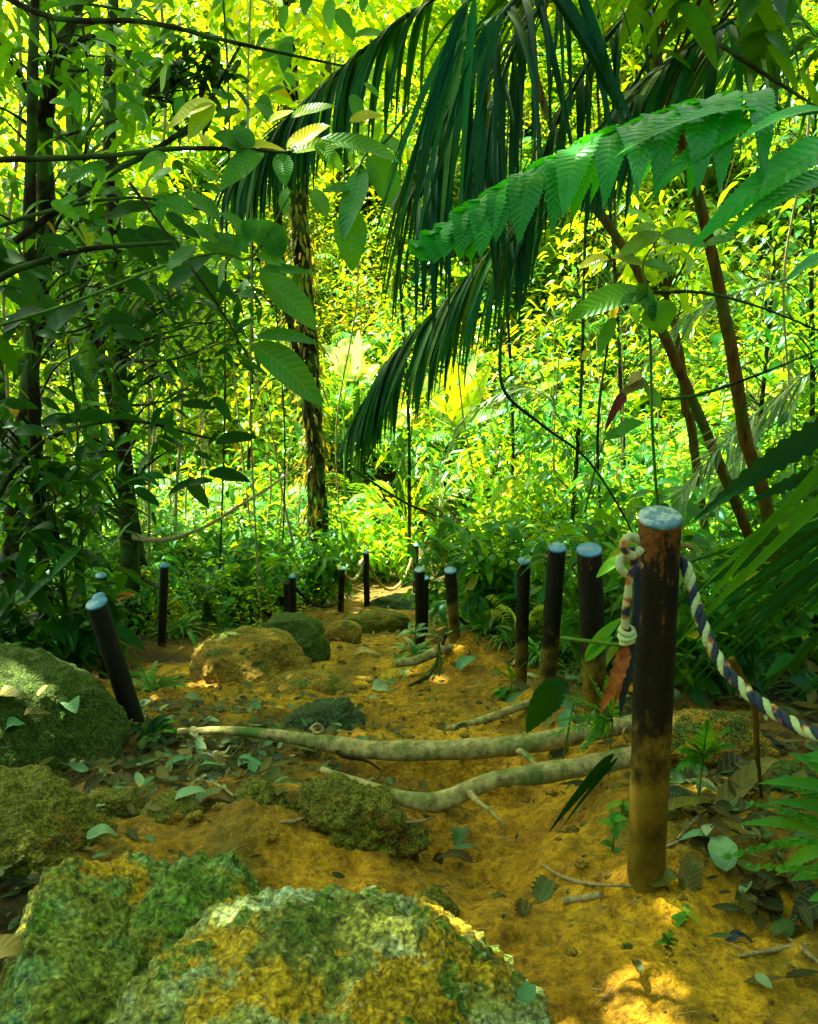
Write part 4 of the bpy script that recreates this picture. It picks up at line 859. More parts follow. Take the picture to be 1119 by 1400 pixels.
# trunk wrapped in dry climbers
tr = empty('vine_clad_tree', base(436, 760, 9.6), 'trunk wrapped in dry yellow-brown climbing vines in the middle of the picture', 'tree')
C = spline([base(436, 760, 9.6), at(434, 700, 9.6), at(425, 520, 9.6), at(412, 330, 9.6), at(400, 150, 9.7), at(385, -90, 9.8)], 90)
mb = MB(); tube(mb, C, np.linspace(.12, .08, 90), 14, wob=.2, seed=5); mb.build('trunk', M['barkd'], tr)
mb = MB(); tube(mb, C + np.stack([.16 * np.sin(np.arange(90) * .09) - .05, np.full(90, -.2), np.zeros(90)], -1), .04, 8, wob=.2); mb.build('climbing_stem', M['barkd'], tr)
g = R(601); k = g.integers(2, 88, 2600); a = g.random(2600) * 6.28; rr = .10 + .26 * g.random(2600) ** 2 * (.4 + .6 * np.abs(np.sin(k * .21)))
P = C[k] + np.stack([np.cos(a) * rr, np.sin(a) * rr, g.normal(0, .06, 2600)], -1)
A = np.stack([np.cos(a) * .5, np.sin(a) * .5, -.9 + g.normal(0, .4, 2600)], -1); N = np.stack([np.cos(a), np.sin(a), .4 + 0 * a], -1)
mb = MB(); L = .03 + .10 * g.random(2600); leaves(mb, P, A, N, L, L * .3, .2, .3, 's', None, 6); mb.build('vine_foliage', M['vine'], tr)
# crown over the vine tree, hanging in from the top
mb = MB(); foliage(mb, g, pxs(g, 60, 300, 520, -120, 190, 8, 11), 16, .24, .4, .24, 's', seed=7, vb=.6); mb.build('crown', M['under'], tr)
tree('slender_tree', 'slender brown trunk leaning left at the right side, behind the giant fern frond',
     [base(1100, 980, 3.5), at(1062, 760, 3.45), at(1040, 660, 3.4), at(1020, 600, 3.35), at(1004, 500, 3.3), at(985, 400, 3.3), at(958, 280, 3.3), at(925, 170, 3.3), at(895, 60, 3.3), at(880, -90, 3.4)], [.032, .03, .028, .026, .024, .022, .02, .018, .016, .014], 'barkb', 'mid',
     pxs(g, 14, 900, 1119, -150, -10, 2.6, 3.8), 9, .16, .4, .12, 509)
tree('slender_tree', 'second slender brown trunk slanting from the palm down to the right, left of the other',
     [base(1090, 960, 4.3), at(1030, 750, 4.1), at(972, 605, 4.0), at(940, 530, 3.95), at(905, 450, 3.9), at(872, 370, 3.9), at(830, 305, 3.9), at(790, 245, 3.9), at(740, 130, 4), at(700, -60, 4.1)], [.028, .026, .025, .024, .023, .021, .02, .018, .016, .012], 'barkb', 'mid',
     pxs(g, 10, 650, 800, -160, -20, 3.6, 4.6), 9, .16, .4, .12, 510)
tree('slender_tree', 'short leaning brown trunk partly hidden right of the dark red leaf',
     [base(985, 900, 5.6), at(948, 600, 5.5), at(938, 560, 5.5), at(930, 480, 5.5), at(905, 380, 5.5)], [.03, .03, .028, .024, .016], 'barkb', 'under', pxs(g, 20, 860, 960, 300, 420, 5, 6), 9, .15, .4, .14, 511)
# pale vine out of the stout trunk
mb = MB(); tube(mb, spline([at(183, 733, 6.3), at(205, 738, 6.25), at(240, 735, 6.2), at(285, 718, 6.2), at(330, 690, 6.3), at(370, 665, 6.5), at(405, 640, 6.8)], 60), [.03, .022, .016, .013, .012, .01, .006], 10, wob=.15)
tag(mb.build('vine', M['twig']), 'pale woody vine curving up to the right from the stout dark trunk', 'vine')
for k, (pts, r, lab) in enumerate((
    ([(686, 440, 2.5), (688, 530, 2.5), (740, 580, 2.5), (800, 625, 2.5), (845, 690, 2.5), (870, 740, 2.5)], .0045, 'thin dark twig winding down from the palm tips toward the nearest post'),
    ([(890, 547, 2.6), (950, 541, 2.6), (1030, 515, 2.6), (1140, 470, 2.6)], .005, 'thin bare branch running right behind the slender trunks'),
    ([(880, 400, 2.1), (960, 400, 2.2), (1040, 420, 2.3), (1140, 460, 2.4)], .004, 'thin green twig running right from the broad-leaved seedling'),
    ([(985, 60, 2.6), (1060, 110, 2.6), (1140, 160, 2.6)], .006, 'dark bare branch crossing the top right corner'),
    ([(1000, 900, 1.95), (1030, 960, 1.95), (1036, 1030, 1.95), (1042, 1090, 1.98)], .008, 'upright dead stem behind the braided rope'),
    ([(480, 640, 7.5), (560, 690, 7.6), (640, 720, 7.8)], .012, 'bare twig among the bushes above the far posts'),
    ([(178, 250, 2.6), (250, 350, 2.5), (300, 420, 2.45), (340, 490, 2.4)], .004, 'thin dark stem slanting down through the leaves at the left'),
    ([(20, 330, 4), (130, 250, 4.1), (260, 170, 4.2), (330, 60, 4.3)], .014, 'dark arched branch reaching up right across the top left trees'))):
    mb = MB(); tube(mb, spline([at(*q) for q in pts], 50), [r * 1.2, r, r * .5], 7, wob=.2, seed=k); tag(mb.build('branch', M['barkd' if k != 4 else 'barkb']), lab, 'branch')
# hanging lianas and thin stems among the trees
g = R(88)
for k in range(9):
    x = [20, 95, 215, 300, 345, 395, 470, 820, 1080][k]; D = [6, 5.6, 7.5, 8, 7.2, 8.8, 10, 7, 6][k]
    b = base(x + g.normal(0, 10), 800, D); mb = MB()
    tube(mb, spline([b, at(x + g.normal(0, 12), 600, D), at(x + g.normal(0, 14), 380, D), at(x + g.normal(0, 18), 150, D), at(x, -80, D)], 60), .008 + .006 * g.random(), 7, wob=.2, seed=k)
    lab = ['thin stem at the far left edge of the trees', 'thin dark stem between the two leftmost trunks', 'hair-thin liana right of the stout dark trunk', 'thin liana in the sunny gap left of the tall broad-leaved sapling',
           'thin hanging liana behind the big dark leaves', 'thin liana just left of the vine-clad trunk', 'thin liana just right of the vine-clad trunk', 'thin liana behind the second slender trunk', 'thin liana at the right edge behind the palm blades'][k]
    tag(mb.build('liana', M['barkd' if k % 2 else 'twig']), lab, 'liana', 'thin lianas hanging through the forest')

# ---- shrubs that stand out as single things
def shrub(name, lab, px, py, D, h, rad, n, m, Lm, wr, mat, seed, vb=.5, kind='m', droop=.4, group='leafy shrubs'):
    g = R(seed); b = base(px, py, D, -.03); root = empty(name, b, lab, 'shrub', group); ends = []
    mb = MB()
    for k in range(n):
        a = g.random() * 6.28; r = rad * g.random() ** .6; e = b + np.array([math.cos(a) * r, math.sin(a) * r, h * (.45 + .55 * g.random())])
        tube(mb, spline([b, (b + e) / 2 + [g.normal(0, .03), g.normal(0, .03), h * .12], e], 8), [.008, .005, .002], 5, cap=False)
        for q in (.5, .75, 1): ends.append(b + (e - b) * q)
    mb.build('stem', M['stem'], root); mb = MB(); foliage(mb, g, np.array(ends), m, Lm, wr, Lm * .5, kind, droop, vb, seed=seed); mb.build('foliage', M[mat], root)
for k, a in enumerate((
    ('leafy_shrub', 'bush of glossy leaves right behind the slim posts', 690, 860, 5.6, .95, .55, 30, 8, .13, .42, 'mid'),
    ('leafy_shrub', 'bush filling the gap right of the tall rusty post', 840, 880, 4.4, 1.0, .5, 30, 8, .12, .42, 'mid'),
    ('leafy_shrub', 'low bright bush behind the lone black post', 300, 840, 7.4, .7, .6, 26, 8, .13, .4, 'mid'),
    ('leafy_shrub', 'dark leafy bush left of the leaning post', 50, 890, 4.4, .6, .5, 26, 8, .14, .4, 'dark'),
    ('leafy_shrub', 'bush in the sun beyond the sagging far rope', 520, 760, 11.5, 1.1, .9, 34, 10, .16, .4, 'under'),
    ('leafy_shrub', 'bush behind the post in the root bank', 650, 830, 7.2, 1.0, .6, 30, 9, .13, .4, 'mid'),
    ('leafy_shrub', 'yellow-green bush in the middle distance above the far posts', 720, 740, 9.5, 1.6, 1.0, 40, 10, .16, .4, 'under'),
    ('leafy_shrub', 'tall bush at the foot of the vine-clad trunk', 440, 800, 8.9, 1.0, .5, 26, 9, .14, .35, 'mid'),
    ('leafy_shrub', 'bush behind the right of the nearest post', 960, 900, 3.4, .85, .5, 30, 8, .11, .45, 'mid'),
    ('leafy_shrub', 'sprawling bush below the slender trunks', 930, 760, 5.2, 1.2, .8, 36, 9, .13, .4, 'mid'),
    ('leafy_shrub', 'leafy bush at the right edge above the palm blades', 1110, 760, 4.2, 1.5, .6, 34, 9, .13, .4, 'mid'),
    ('leafy_shrub', 'bush left of the post behind the small dark boulder', 340, 840, 8.2, .8, .6, 28, 9, .14, .38, 'mid'))):
    shrub(*a, seed=700 + k)
def plantlet(lab, px, py, D, n, Lpx, wr, mat, seed, up=.6, name='small_plant', kind='m', h=.0):
    g = R(seed); b = hit(px, py) if D is None else base(px, py, D, 0); s = np.linalg.norm(b - CAM); L = Lpx / F0 * s
    a = np.arange(n) * 2.4 + g.random(n); P = np.repeat([b], n, 0) + np.stack([0 * a, 0 * a, h * g.random(n)], -1)
    A = np.stack([np.cos(a), np.sin(a), up + g.normal(0, .3, n)], -1); N = np.stack([-np.cos(a) * .5, -np.sin(a) * .5, 1 + 0 * a], -1)
    root = empty(name, b, lab, 'plant'); mb = MB(); leaves(mb, P, A, N, L * (.6 + .6 * g.random(n)), L * wr, .5, .3, kind, None, seed); mb.build('foliage', M[mat], root)
    mb = MB(); tube(mb, np.array([b - [0, 0, .02], b + [0, 0, max(h, L * .1)]]), .002 + L * .01, 6); mb.build('stem', M['stem'], root)
plantlet('grassy tuft on top of the root bank left of the clay-footed post', 568, 882, 5.35, 26, 48, .14, 'grass', 1, .9)
plantlet('pale whorled plant in front of the black post by the root bank', 568, 856, 5.7, 9, 34, .25, 'palmlt', 2, .5, h=.22)
plantlet('arching grass tuft right of the post in the root bank', 668, 880, 5.2, 26, 60, .08, 'grass', 3, .8)
plantlet('little green weed on the clay right of the nearest post', 935, 1262, None, 6, 20, .55, 'fern', 4, .6, h=.03)
plantlet('tiny dark weed growing in the clay below the nearest post', 912, 1300, None, 9, 16, .4, 'mid', 5, .6, h=.03)
plantlet('small seedling with oval leaves left of the foot of the nearest post', 838, 1165, None, 8, 26, .5, 'fern', 6, .6, h=.09)
plantlet('low seedling hugging the left edge of the nearest post', 850, 1120, None, 6, 22, .5, 'fern', 7, .5, h=.06)
plantlet('bright grass tuft at the foot of the leaning post', 205, 925, 4.2, 22, 70, .1, 'grass', 8, .9)
plantlet('low dark tuft right of the tall mossy boulder', 200, 1010, None, 20, 55, .18, 'dark', 9, .7)
plantlet('small green tuft at the left end of the tied root', 245, 1005, None, 14, 26, .3, 'fern', 10, .5)
plantlet('green tuft under the lone black post', 195, 935, 4.9, 16, 40, .2, 'fern', 11, .6)
plantlet('leafy weed below the thin root at the slim posts', 690, 965, 3.9, 10, 24, .4, 'fern', 12, .6, h=.05)

# ------------------------------------------------------------------ palm
tr = empty('palm_tree', [3.1, 3.9, float(Gm(3.1, 3.9))], 'palm whose long dark drooping fronds hang over the top centre and right', 'palm')
mb = MB(); b = ORG[tr.name]; tube(mb, spline([b - [0, 0, .2], b + [-.05, 0, 2], b + [-.25, -.1, 3.9]], 40), [.13, .1, .09], 14, wob=.12); mb.build('trunk', M['barkd'], tr); top = b + np.array([-.25, -.1, 3.85])
def pf(pts, n, L0, wid, seed, mat='palm', ang=62, droop=.75, lift=.05, ns=12, v0=.45, rr=.014, jit=.09, start=.3):
    mb = MB(); P = [top] + [at(*q) for q in pts]
    frond(mb, P, n, lambda u: L0 * (.45 + .9 * math.sin(math.pi * min(1, u * .75 + .12))) , wid, ang, droop, seed, ns, jit=jit, var0=v0, rr=rr, start=start, lift=lift); mb.build('frond', M[mat], tr)
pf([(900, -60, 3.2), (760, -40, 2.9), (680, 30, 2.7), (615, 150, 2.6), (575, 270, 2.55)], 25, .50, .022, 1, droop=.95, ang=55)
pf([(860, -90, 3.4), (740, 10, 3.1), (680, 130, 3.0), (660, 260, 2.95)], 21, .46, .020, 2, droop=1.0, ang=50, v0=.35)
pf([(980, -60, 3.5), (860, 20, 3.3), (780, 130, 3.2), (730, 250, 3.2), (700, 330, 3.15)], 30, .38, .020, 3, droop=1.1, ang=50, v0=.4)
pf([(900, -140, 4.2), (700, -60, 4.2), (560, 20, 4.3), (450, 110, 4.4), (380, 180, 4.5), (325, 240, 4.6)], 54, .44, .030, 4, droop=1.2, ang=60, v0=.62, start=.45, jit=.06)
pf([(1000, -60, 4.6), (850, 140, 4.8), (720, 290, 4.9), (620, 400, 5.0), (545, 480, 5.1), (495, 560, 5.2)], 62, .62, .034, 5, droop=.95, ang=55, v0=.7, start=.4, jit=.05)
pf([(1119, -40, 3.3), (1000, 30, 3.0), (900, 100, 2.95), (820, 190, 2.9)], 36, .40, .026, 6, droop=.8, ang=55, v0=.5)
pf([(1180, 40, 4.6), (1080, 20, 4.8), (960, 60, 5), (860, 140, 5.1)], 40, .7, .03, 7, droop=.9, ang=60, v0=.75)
mb = MB()
g = R(5)
for k in range(12):
    if k % 2: bigleaf(mb, at(720 + 120 * g.random(), -40, 2.7), at(790 + 130 * g.random(), 130 + 150 * g.random(), 2.6), .026, (g.normal(0, .3), -1, .3), sag=.05, shape='l', n=20, var=g.random() * .5)
    x0 = 640 + 50 * g.random(); bigleaf(mb, at(x0, -30 + 60 * g.random(), 2.5), at(475 + 190 * g.random(), 300 + 130 * g.random(), 2.45), .024, (g.normal(0, .3), -1, .3), sag=.10 + .05 * g.random(), shape='l', n=20, var=g.random() * .9)
mb.build('frond_tip', M['palm'], tr)

# thin-leafed pale bamboo grass hanging behind the nearest post
tr = empty('rattan_palm', base(1030, 620, 4.0), 'thin pale grassy fronds hanging over the slope between the slender trunks and the nearest post', 'palm')
for k, (pts, L0) in enumerate((([(1040, 560, 3.6), (985, 610, 3.5), (930, 680, 3.4)], .26), ([(1080, 380, 5), (960, 420, 4.9), (880, 500, 4.9)], .4), ([(770, 560, 7), (720, 530, 7), (650, 560, 7), (600, 640, 7)], .5), ([(1119, 500, 4.2), (1050, 560, 4.2), (980, 680, 4.1)], .35))):
    mb = MB(); frond(mb, [at(*q) for q in pts], 30, lambda u: L0 * (1 - .5 * u), .010 + .002 * k, 38, .55, 30 + k, 9, var0=.75, rr=.005, jit=.14); mb.build('frond', M['palmlt'], tr)

# ------------------------------------------------------------------ giant fern at upper right
root = empty('giant_fern', [1.7, 1.9, float(Gm(1.7, 1.9))], 'giant fern arching in from the right edge with a long frond of serrated hanging leaflets', 'fern')
b = ORG[root.name]; mb = MB(); ft = np.array([1.62, 1.75, 2.1]); tube(mb, spline([b - [0, 0, .1], b + [.05, -.05, .9], ft], 30), [.06, .05, .045], 12, wob=.2); mb.build('stem', M['barkd'], root)
def serrfrond(pts, n, Lpx, widpx, s, seed, mat='emer', ang=70, droop=.5, sides=(-1, 1), v0=.5, lobe=.16, lift=.1, up=(0, 0, 1), st=.12, ns=40):
    mb = MB(); P = [at(*q) for q in pts]; L0 = Lpx / F0 * s
    frond(mb, ([ft] + P) if pts[0][0] > 1100 else P, n, lambda u: L0 * (1.05 - .9 * max(0, (u - .35) / .65) ** 1.5), widpx / F0 * s, ang, droop, seed, ns, up=up, serr=lobe, jit=.04, fold=.2, shape='f', sides=sides, var0=v0, rr=.006, start=st, lift=lift)
    mb.build('frond', M[mat], root)
serrfrond([(1150, 145, 1.75), (1040, 128, 1.7), (930, 150, 1.65), (820, 190, 1.6), (720, 240, 1.58), (640, 290, 1.56), (583, 335, 1.55)], 15, 150, 56, 1.7, 41, ang=78, droop=.9, v0=.5, st=.3)
mb = MB()
for (x0, y0, x1, y1, w, v, up) in ((1030, 165, 885, 275, 40, .55, (.2, -.5, 1)), (1035, 150, 840, 215, 34, .5, (.1, -.3, 1)), (1150, 195, 940, 345, 52, .6, (.3, -.6, 1)), (1140, 240, 985, 330, 34, .65, (.2, -.7, 1)), (1130, 150, 1000, 200, 26, .7, (0, -.5, 1)), (1140, 350, 1070, 390, 22, .6, (0, -.6, 1))):
    bigleaf(mb, at(x0, y0, 1.6), at(x1, y1, 1.5), w / F0 * 1.65, up, sag=.07, shape='l', fold=.25, n=54, var=v, serr=.13)
mb.build('leaflet', M['emer'], root)

# ------------------------------------------------------------------ explicit big leaves
def leafy(name, lab, stem, lv, s, mat='big', cat='plant', sr=.004, stm='stem'):
    """stem: pixel path; lv: (x0,y0,x1,y1,width px,shade,D0,D1)"""
    P = [at(*q) for q in stem]; root = empty(name, P[0], lab, cat); mb = MB(); tube(mb, spline(P, 50), [sr * 1.3, sr, sr * .5], 8, wob=.12); mb.build('stem', M[stm], root)
    mb = MB(); g = R(len(lv) + int(stem[0][0]) + 5000)
    for q in lv:
        x0, y0, x1, y1, w, v = q[:6]; D = q[6] if len(q) > 6 else stem[-1][2]; dd = g.normal(0, .03)
        bigleaf(mb, at(x0, y0, D), at(x1, y1, D + dd), w / F0 * D * 1.08, (g.normal(0, .25), -.75, .8), sag=.06, shape='e', fold=.22, n=18, var=v, ripple=.03, seed=len(mb.v))
        
    mb.build('foliage', M[mat], root); return root
leafy('branch', 'branch with large hanging dark leaves left of the vine-clad trunk', [(-90, 470, 2.6), (80, 420, 2.45), (220, 365, 2.3), (300, 345, 2.2), (345, 350, 2.2), (400, 260, 2.2)],
      [(345, 470, 442, 557, 46, .35), (350, 460, 436, 470, 22, .4), (352, 376, 434, 452, 46, .35), (350, 350, 394, 366, 18, .75), (352, 372, 424, 374, 18, .4), (326, 400, 346, 408, 24, .2), (386, 352, 345, 300, 38, .55),
       (383, 350, 362, 300, 34, .55), (345, 330, 300, 290, 22, .4), (340, 345, 290, 320, 22, .3), (330, 350, 275, 335, 22, .35), (398, 262, 388, 292, 30, .6), (424, 262, 448, 298, 30, .6), (300, 330, 262, 310, 26, .45), (350, 300, 322, 348, 24, .4),
       (300, 300, 250, 262, 24, .3), (265, 290, 215, 275, 26, .35), (310, 355, 300, 395, 20, .45), (270, 340, 225, 372, 26, .25)], 2.2)
leafy('branch', 'long bare branch entering from the left edge with bright yellow-green leaves at its tip', [(-60, 222, 1.9), (0, 218, 1.9), (130, 214, 1.9), (240, 203, 1.9), (330, 204, 1.9), (395, 208, 1.9)],
      [(292, 140, 226, 178, 32, .95), (294, 142, 258, 190, 28, .88), (300, 200, 392, 206, 16, .97), (392, 206, 452, 172, 26, .98), (398, 160, 460, 146, 18, .85), (366, 168, 402, 152, 14, .9), (478, 166, 524, 158, 18, 1.0), (392, 200, 405, 190, 12, .9),
       (340, 205, 290, 185, 30, .45), (345, 203, 318, 172, 24, .5), (360, 206, 302, 262, 36, .55), (330, 206, 322, 250, 22, .3), (235, 235, 205, 250, 20, .7), (230, 210, 190, 236, 20, .75), (150, 222, 90, 256, 22, .5), (135, 222, 140, 250, 20, .6), (170, 172, 135, 190, 16, .6),
       (400, 208, 480, 200, 22, .85), (440, 190, 548, 222, 30, .7), (430, 196, 470, 236, 20, .8), (385, 210, 390, 255, 24, .5)], 1.9, cat='branch', sr=.0055, stm='barkd')
leafy('branch', 'leafy twig with broad translucent leaves hanging behind the palm tips in the centre', [(560, 150, 2.9), (530, 190, 2.9), (495, 220, 2.9), (480, 300, 2.9)],
      [(505, 212, 545, 292, 42, .6), (480, 260, 440, 262, 20, .5), (478, 285, 482, 372, 40, .62), (500, 230, 470, 330, 40, .5), (520, 195, 552, 205, 30, .7)], 2.9, cat='branch')
leafy('seedling', 'broad-leaved light green seedling in front of the second slender trunk', [(900, 1000, 2.3), (905, 800, 2.1), (893, 600, 2.0), (890, 480, 1.95), (885, 400, 1.92), (880, 360, 1.92), (905, 320, 1.92)],
      [(884, 398, 775, 438, 36, .78), (894, 412, 905, 456, 46, .7), (886, 408, 848, 418, 22, .6), (880, 362, 835, 352, 14, .9), (832, 352, 792, 368, 18, .95), (905, 320, 845, 352, 26, .84), (905, 322, 968, 338, 30, .72), (900, 310, 858, 318, 14, .85),
       (842, 434, 818, 486, 18, .6), (805, 480, 796, 492, 12, .99), (880, 362, 925, 372, 20, .75), (965, 336, 1010, 326, 14, .8), (872, 388, 895, 440, 26, .5)], 1.95, sr=.0035)
leafy('seedling', 'twig with a heart-shaped green leaf under the dark red hanging leaf', [(800, 700, 2.6), (820, 620, 2.5), (840, 575, 2.4)],
      [(842, 592, 882, 578, 22, .55), (802, 560, 812, 548, 10, .2), (880, 530, 905, 560, 22, .5), (828, 600, 862, 588, 16, .6)], 2.4, mat='fern', sr=.003)
mb = MB(); bigleaf(mb, at(856, 538, 2.4), at(826, 594, 2.4), .032, (0, -1, .3), shape='l', var=.5); tag(mb.build('red_leaf', M['bract']), 'dark red leaf hanging down in front of the slope between twig and slender trunks', 'leaf')
mb = MB(); bigleaf(mb, at(888, 528, 2.42), at(846, 546, 2.4), .055, (0, -.6, 1), shape='o', fold=.5, var=.62, serr=.2); bigleaf(mb, at(880, 515, 2.42), at(858, 528, 2.4), .04, (0, -.6, 1), shape='o', fold=.5, var=.99, serr=.3)
tag(mb.build('dead_leaf', M['dry']), 'crumpled yellow-brown leaf caught above the dark red leaf', 'leaf')
# dark serrated leaf silhouette and long blades, right edge
root = empty('screw_palm', [1.75, 2.2, float(Gm(1.75, 2.2))], 'dark palm at the right edge with long strap blades slanting down behind the nearest post', 'palm')
b = ORG[root.name]; mb = MB(); tube(mb, spline([b - [0, 0, .1], b + [.1, 0, .6], b + [.1, 0, 1.35]], 20), [.06, .05, .03], 10, wob=.15); mb.build('stem', M['barkd'], root)
g = R(3131); mb = MB(); o0 = b + np.array([.08, 0, 1.1])
for k in range(34):
    x1 = 850 + 270 * g.random(); y1 = 780 + 220 * g.random(); D1 = 1.95 + .5 * g.random()
    e = at(x1, y1, D1); bigleaf(mb, o0 + g.normal(0, .05, 3), e, .022 + .014 * g.random(), (g.normal(0, .4), -1, .8), sag=.10 * g.random() + .02, shape='l', fold=.35, n=22, var=.0 + .7 * g.random() ** 2)
for k, (x1, y1) in enumerate(((930, 870), (955, 810), (905, 905), (985, 760))):
    bigleaf(mb, at(1200, 560 + 30 * k, 1.8), at(x1, y1, 1.95), .026, (.1, -.8, .8), sag=.03, shape='l', fold=.3, n=24, var=.9)
mb.build('blade', M['dark'], root)
mb = MB(); bigleaf(mb, at(1200, 555, 1.9), at(945, 715, 1.85), .085, (-.2, -.9, .5), sag=.05, shape='l', fold=.2, n=30, serr=.3, var=.02, ripple=.04)
bigleaf(mb, at(1160, 640, 1.9), at(1020, 690, 1.85), .05, (-.2, -.9, .5), sag=.05, shape='l', n=24, serr=.3, var=.1); mb.build('leaf', M['dark'], root)
# ferns in the lower right foreground
root = empty('fern', [.93, 1.28, float(Gm(.93, 1.28))], 'bright green fern with toothed leaflets spreading in from the lower right edge', 'fern')
b = ORG[root.name]
for k, (pts, n, L, w) in enumerate((([(1190, 1120, 1.2), (1120, 1085, 1.25), (1060, 1070, 1.3)], 9, 50, 14), ([(1190, 1150, 1.18), (1110, 1118, 1.22), (1030, 1098, 1.28)], 10, 44, 12), ([(1190, 1170, 1.15), (1090, 1150, 1.2), (990, 1172, 1.24)], 13, 46, 14), ([(1190, 1215, 1.12), (1110, 1190, 1.15), (1020, 1185, 1.2)], 9, 40, 12))):
    mb = MB(); P = [b + [0, 0, .02], b + [-.02, -.01, .3]] + [at(*q) for q in pts]
    frond(mb, P, n + 10, lambda u: L / F0 * 1.5 * (1.15 - u), w / F0 * 1.5, 50, .25, 60 + k, 14, serr=.25, jit=.05, shape='f', var0=.55, rr=.003, start=.5, lift=.05); mb.build('frond', M['fern'], root)
mb = MB()
for (x0, y0, x1, y1, w, v) in ((1150, 1085, 1035, 1072, 24, .5), (1160, 1120, 1050, 1098, 26, .55), (1150, 1145, 1005, 1128, 26, .6), (1150, 1150, 1060, 1198, 28, .85), (1150, 1190, 1080, 1205, 30, .4), (1160, 1040, 1082, 1042, 26, .5), (1150, 1225, 1105, 1232, 26, .5), (1130, 1060, 1078, 1030, 22, .45)):
    bigleaf(mb, at(x0, y0, 1.22), at(x1, y1, 1.24), w / F0 * 1.45, (0, -.5, 1), sag=.08, shape='l', n=26, serr=.2, var=v)
mb.build('leaflet', M['fern'], root)
def smallfern(lab, cx, cy, D, tips, w, seed, n=12, L=22):
    P0_ = at(cx, cy, D); b = np.array([P0_[0], P0_[1], float(Gm(P0_[0], P0_[1]))]); root = empty('fern', b, lab, 'fern'); s = D * 1.15
    mb = MB(); tube(mb, np.array([b - [0, 0, .02], P0_]), .003, 6); mb.build('stem', M['stem'], root)
    for k, (x, y) in enumerate(tips):
        mb = MB(); e = at(x, y, D - .03); frond(mb, [P0_, (P0_ + e) / 2 + [0, 0, .01], e], n, lambda u: L / F0 * s * (1.1 - u), w / F0 * s, 55, .2, seed + k, 8, serr=.2, shape='f', var0=.6, rr=.002, jit=.05); mb.build('frond', M['fern'], root)
smallfern('small fern with spreading toothed leaves just right of the nearest post', 962, 1034, 2.0, [(925, 1055), (935, 1010), (968, 985), (1000, 995), (1004, 1020), (925, 1028)], 7, 900, L=26)
smallfern('feathery fern between the thick post and the thin root', 838, 985, 2.35, [(800, 915), (770, 950), (765, 985), (740, 1010), (790, 1030), (830, 925)], 6, 920, L=26)
smallfern('young fern in the shade left of the slim post', 700, 930, 4.0, [(672, 915), (690, 900), (720, 905)], 5, 940, n=9, L=14)
mb = MB(); bigleaf(mb, at(840, 1030, 1.95), hit(748, 1150) + [0, 0, .02], .026, (0, -.7, .7), sag=.03, shape='l', var=.1, n=24); bigleaf(mb, at(846, 1035, 1.93), hit(765, 1145) + [0, 0, .02], .012, (0, -.7, .7), sag=.03, shape='l', var=.4, n=24)
tag(mb.build('palm_leaflet', M['palm']), 'dark palm leaflet leaning from the wavy root down onto the clay bank', 'leaf')
mb = MB(); bigleaf(mb, at(775, 935, 2.5), at(720, 1003, 2.5), .10, (0, -.7, .7), sag=.15, shape='e', var=.15, n=20, serr=.1); tag(mb.build('drooping_leaf', M['dark']), 'dark drooping leaf over the tied root in front of the tall rusty post', 'leaf')
mb = MB(); tube(mb, spline([at(768, 872, 2.5), at(800, 876, 2.4), at(870, 885, 2.3), at(950, 900, 2.3)], 10), .006, 8); tag(mb.build('cane', M['stem']), 'short green cane lying level behind the nearest post', 'stem')
leafy('seedling', 'slim plant with pointed leaves rising in front of the thick post', [(770, 1040, 2.5), (785, 960, 2.4), (800, 900, 2.4)], [(800, 900, 850, 845, 16, .8), (855, 760, 815, 790, 16, .85), (872, 748, 845, 752, 10, .8), (800, 905, 840, 870, 14, .7)], 2.4, mat='fern', sr=.003)

# left: large dark leaves in the near shade
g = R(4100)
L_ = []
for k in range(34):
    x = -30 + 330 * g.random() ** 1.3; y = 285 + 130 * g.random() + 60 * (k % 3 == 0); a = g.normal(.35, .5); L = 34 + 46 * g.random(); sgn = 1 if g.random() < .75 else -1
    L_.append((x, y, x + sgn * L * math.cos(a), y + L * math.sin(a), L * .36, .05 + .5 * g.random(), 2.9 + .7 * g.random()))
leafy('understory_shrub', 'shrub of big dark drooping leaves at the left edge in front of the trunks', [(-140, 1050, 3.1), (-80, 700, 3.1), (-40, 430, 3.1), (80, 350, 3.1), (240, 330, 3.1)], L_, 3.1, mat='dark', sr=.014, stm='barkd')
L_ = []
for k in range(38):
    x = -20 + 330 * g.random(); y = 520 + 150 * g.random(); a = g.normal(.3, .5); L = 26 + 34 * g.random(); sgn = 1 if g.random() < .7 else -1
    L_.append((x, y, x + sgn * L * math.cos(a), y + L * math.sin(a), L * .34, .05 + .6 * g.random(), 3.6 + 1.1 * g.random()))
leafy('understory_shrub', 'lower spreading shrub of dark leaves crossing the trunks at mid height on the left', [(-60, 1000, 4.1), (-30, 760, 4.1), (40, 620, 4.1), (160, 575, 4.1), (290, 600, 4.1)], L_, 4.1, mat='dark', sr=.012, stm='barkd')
L_ = []
for k in range(60):
    x = 0 + 500 * g.random(); y = -20 + 210 * g.random(); a = g.normal(.9, .5); L = 20 + 26 * g.random(); sgn = 1 if g.random() < .5 else -1
    L_.append((x, y, x + sgn * L * math.cos(a), y + L * math.sin(a), L * .4, .2 + .75 * g.random(), 3.0 + 1.6 * g.random()))
leafy('branch', 'overhanging leafy branch across the top left of the picture', [(-80, -60, 3.7), (60, 20, 3.7), (200, 30, 3.7), (330, 60, 3.7), (470, 90, 3.8)], L_, 3.7, cat='branch', sr=.010, stm='barkd')
L_ = []
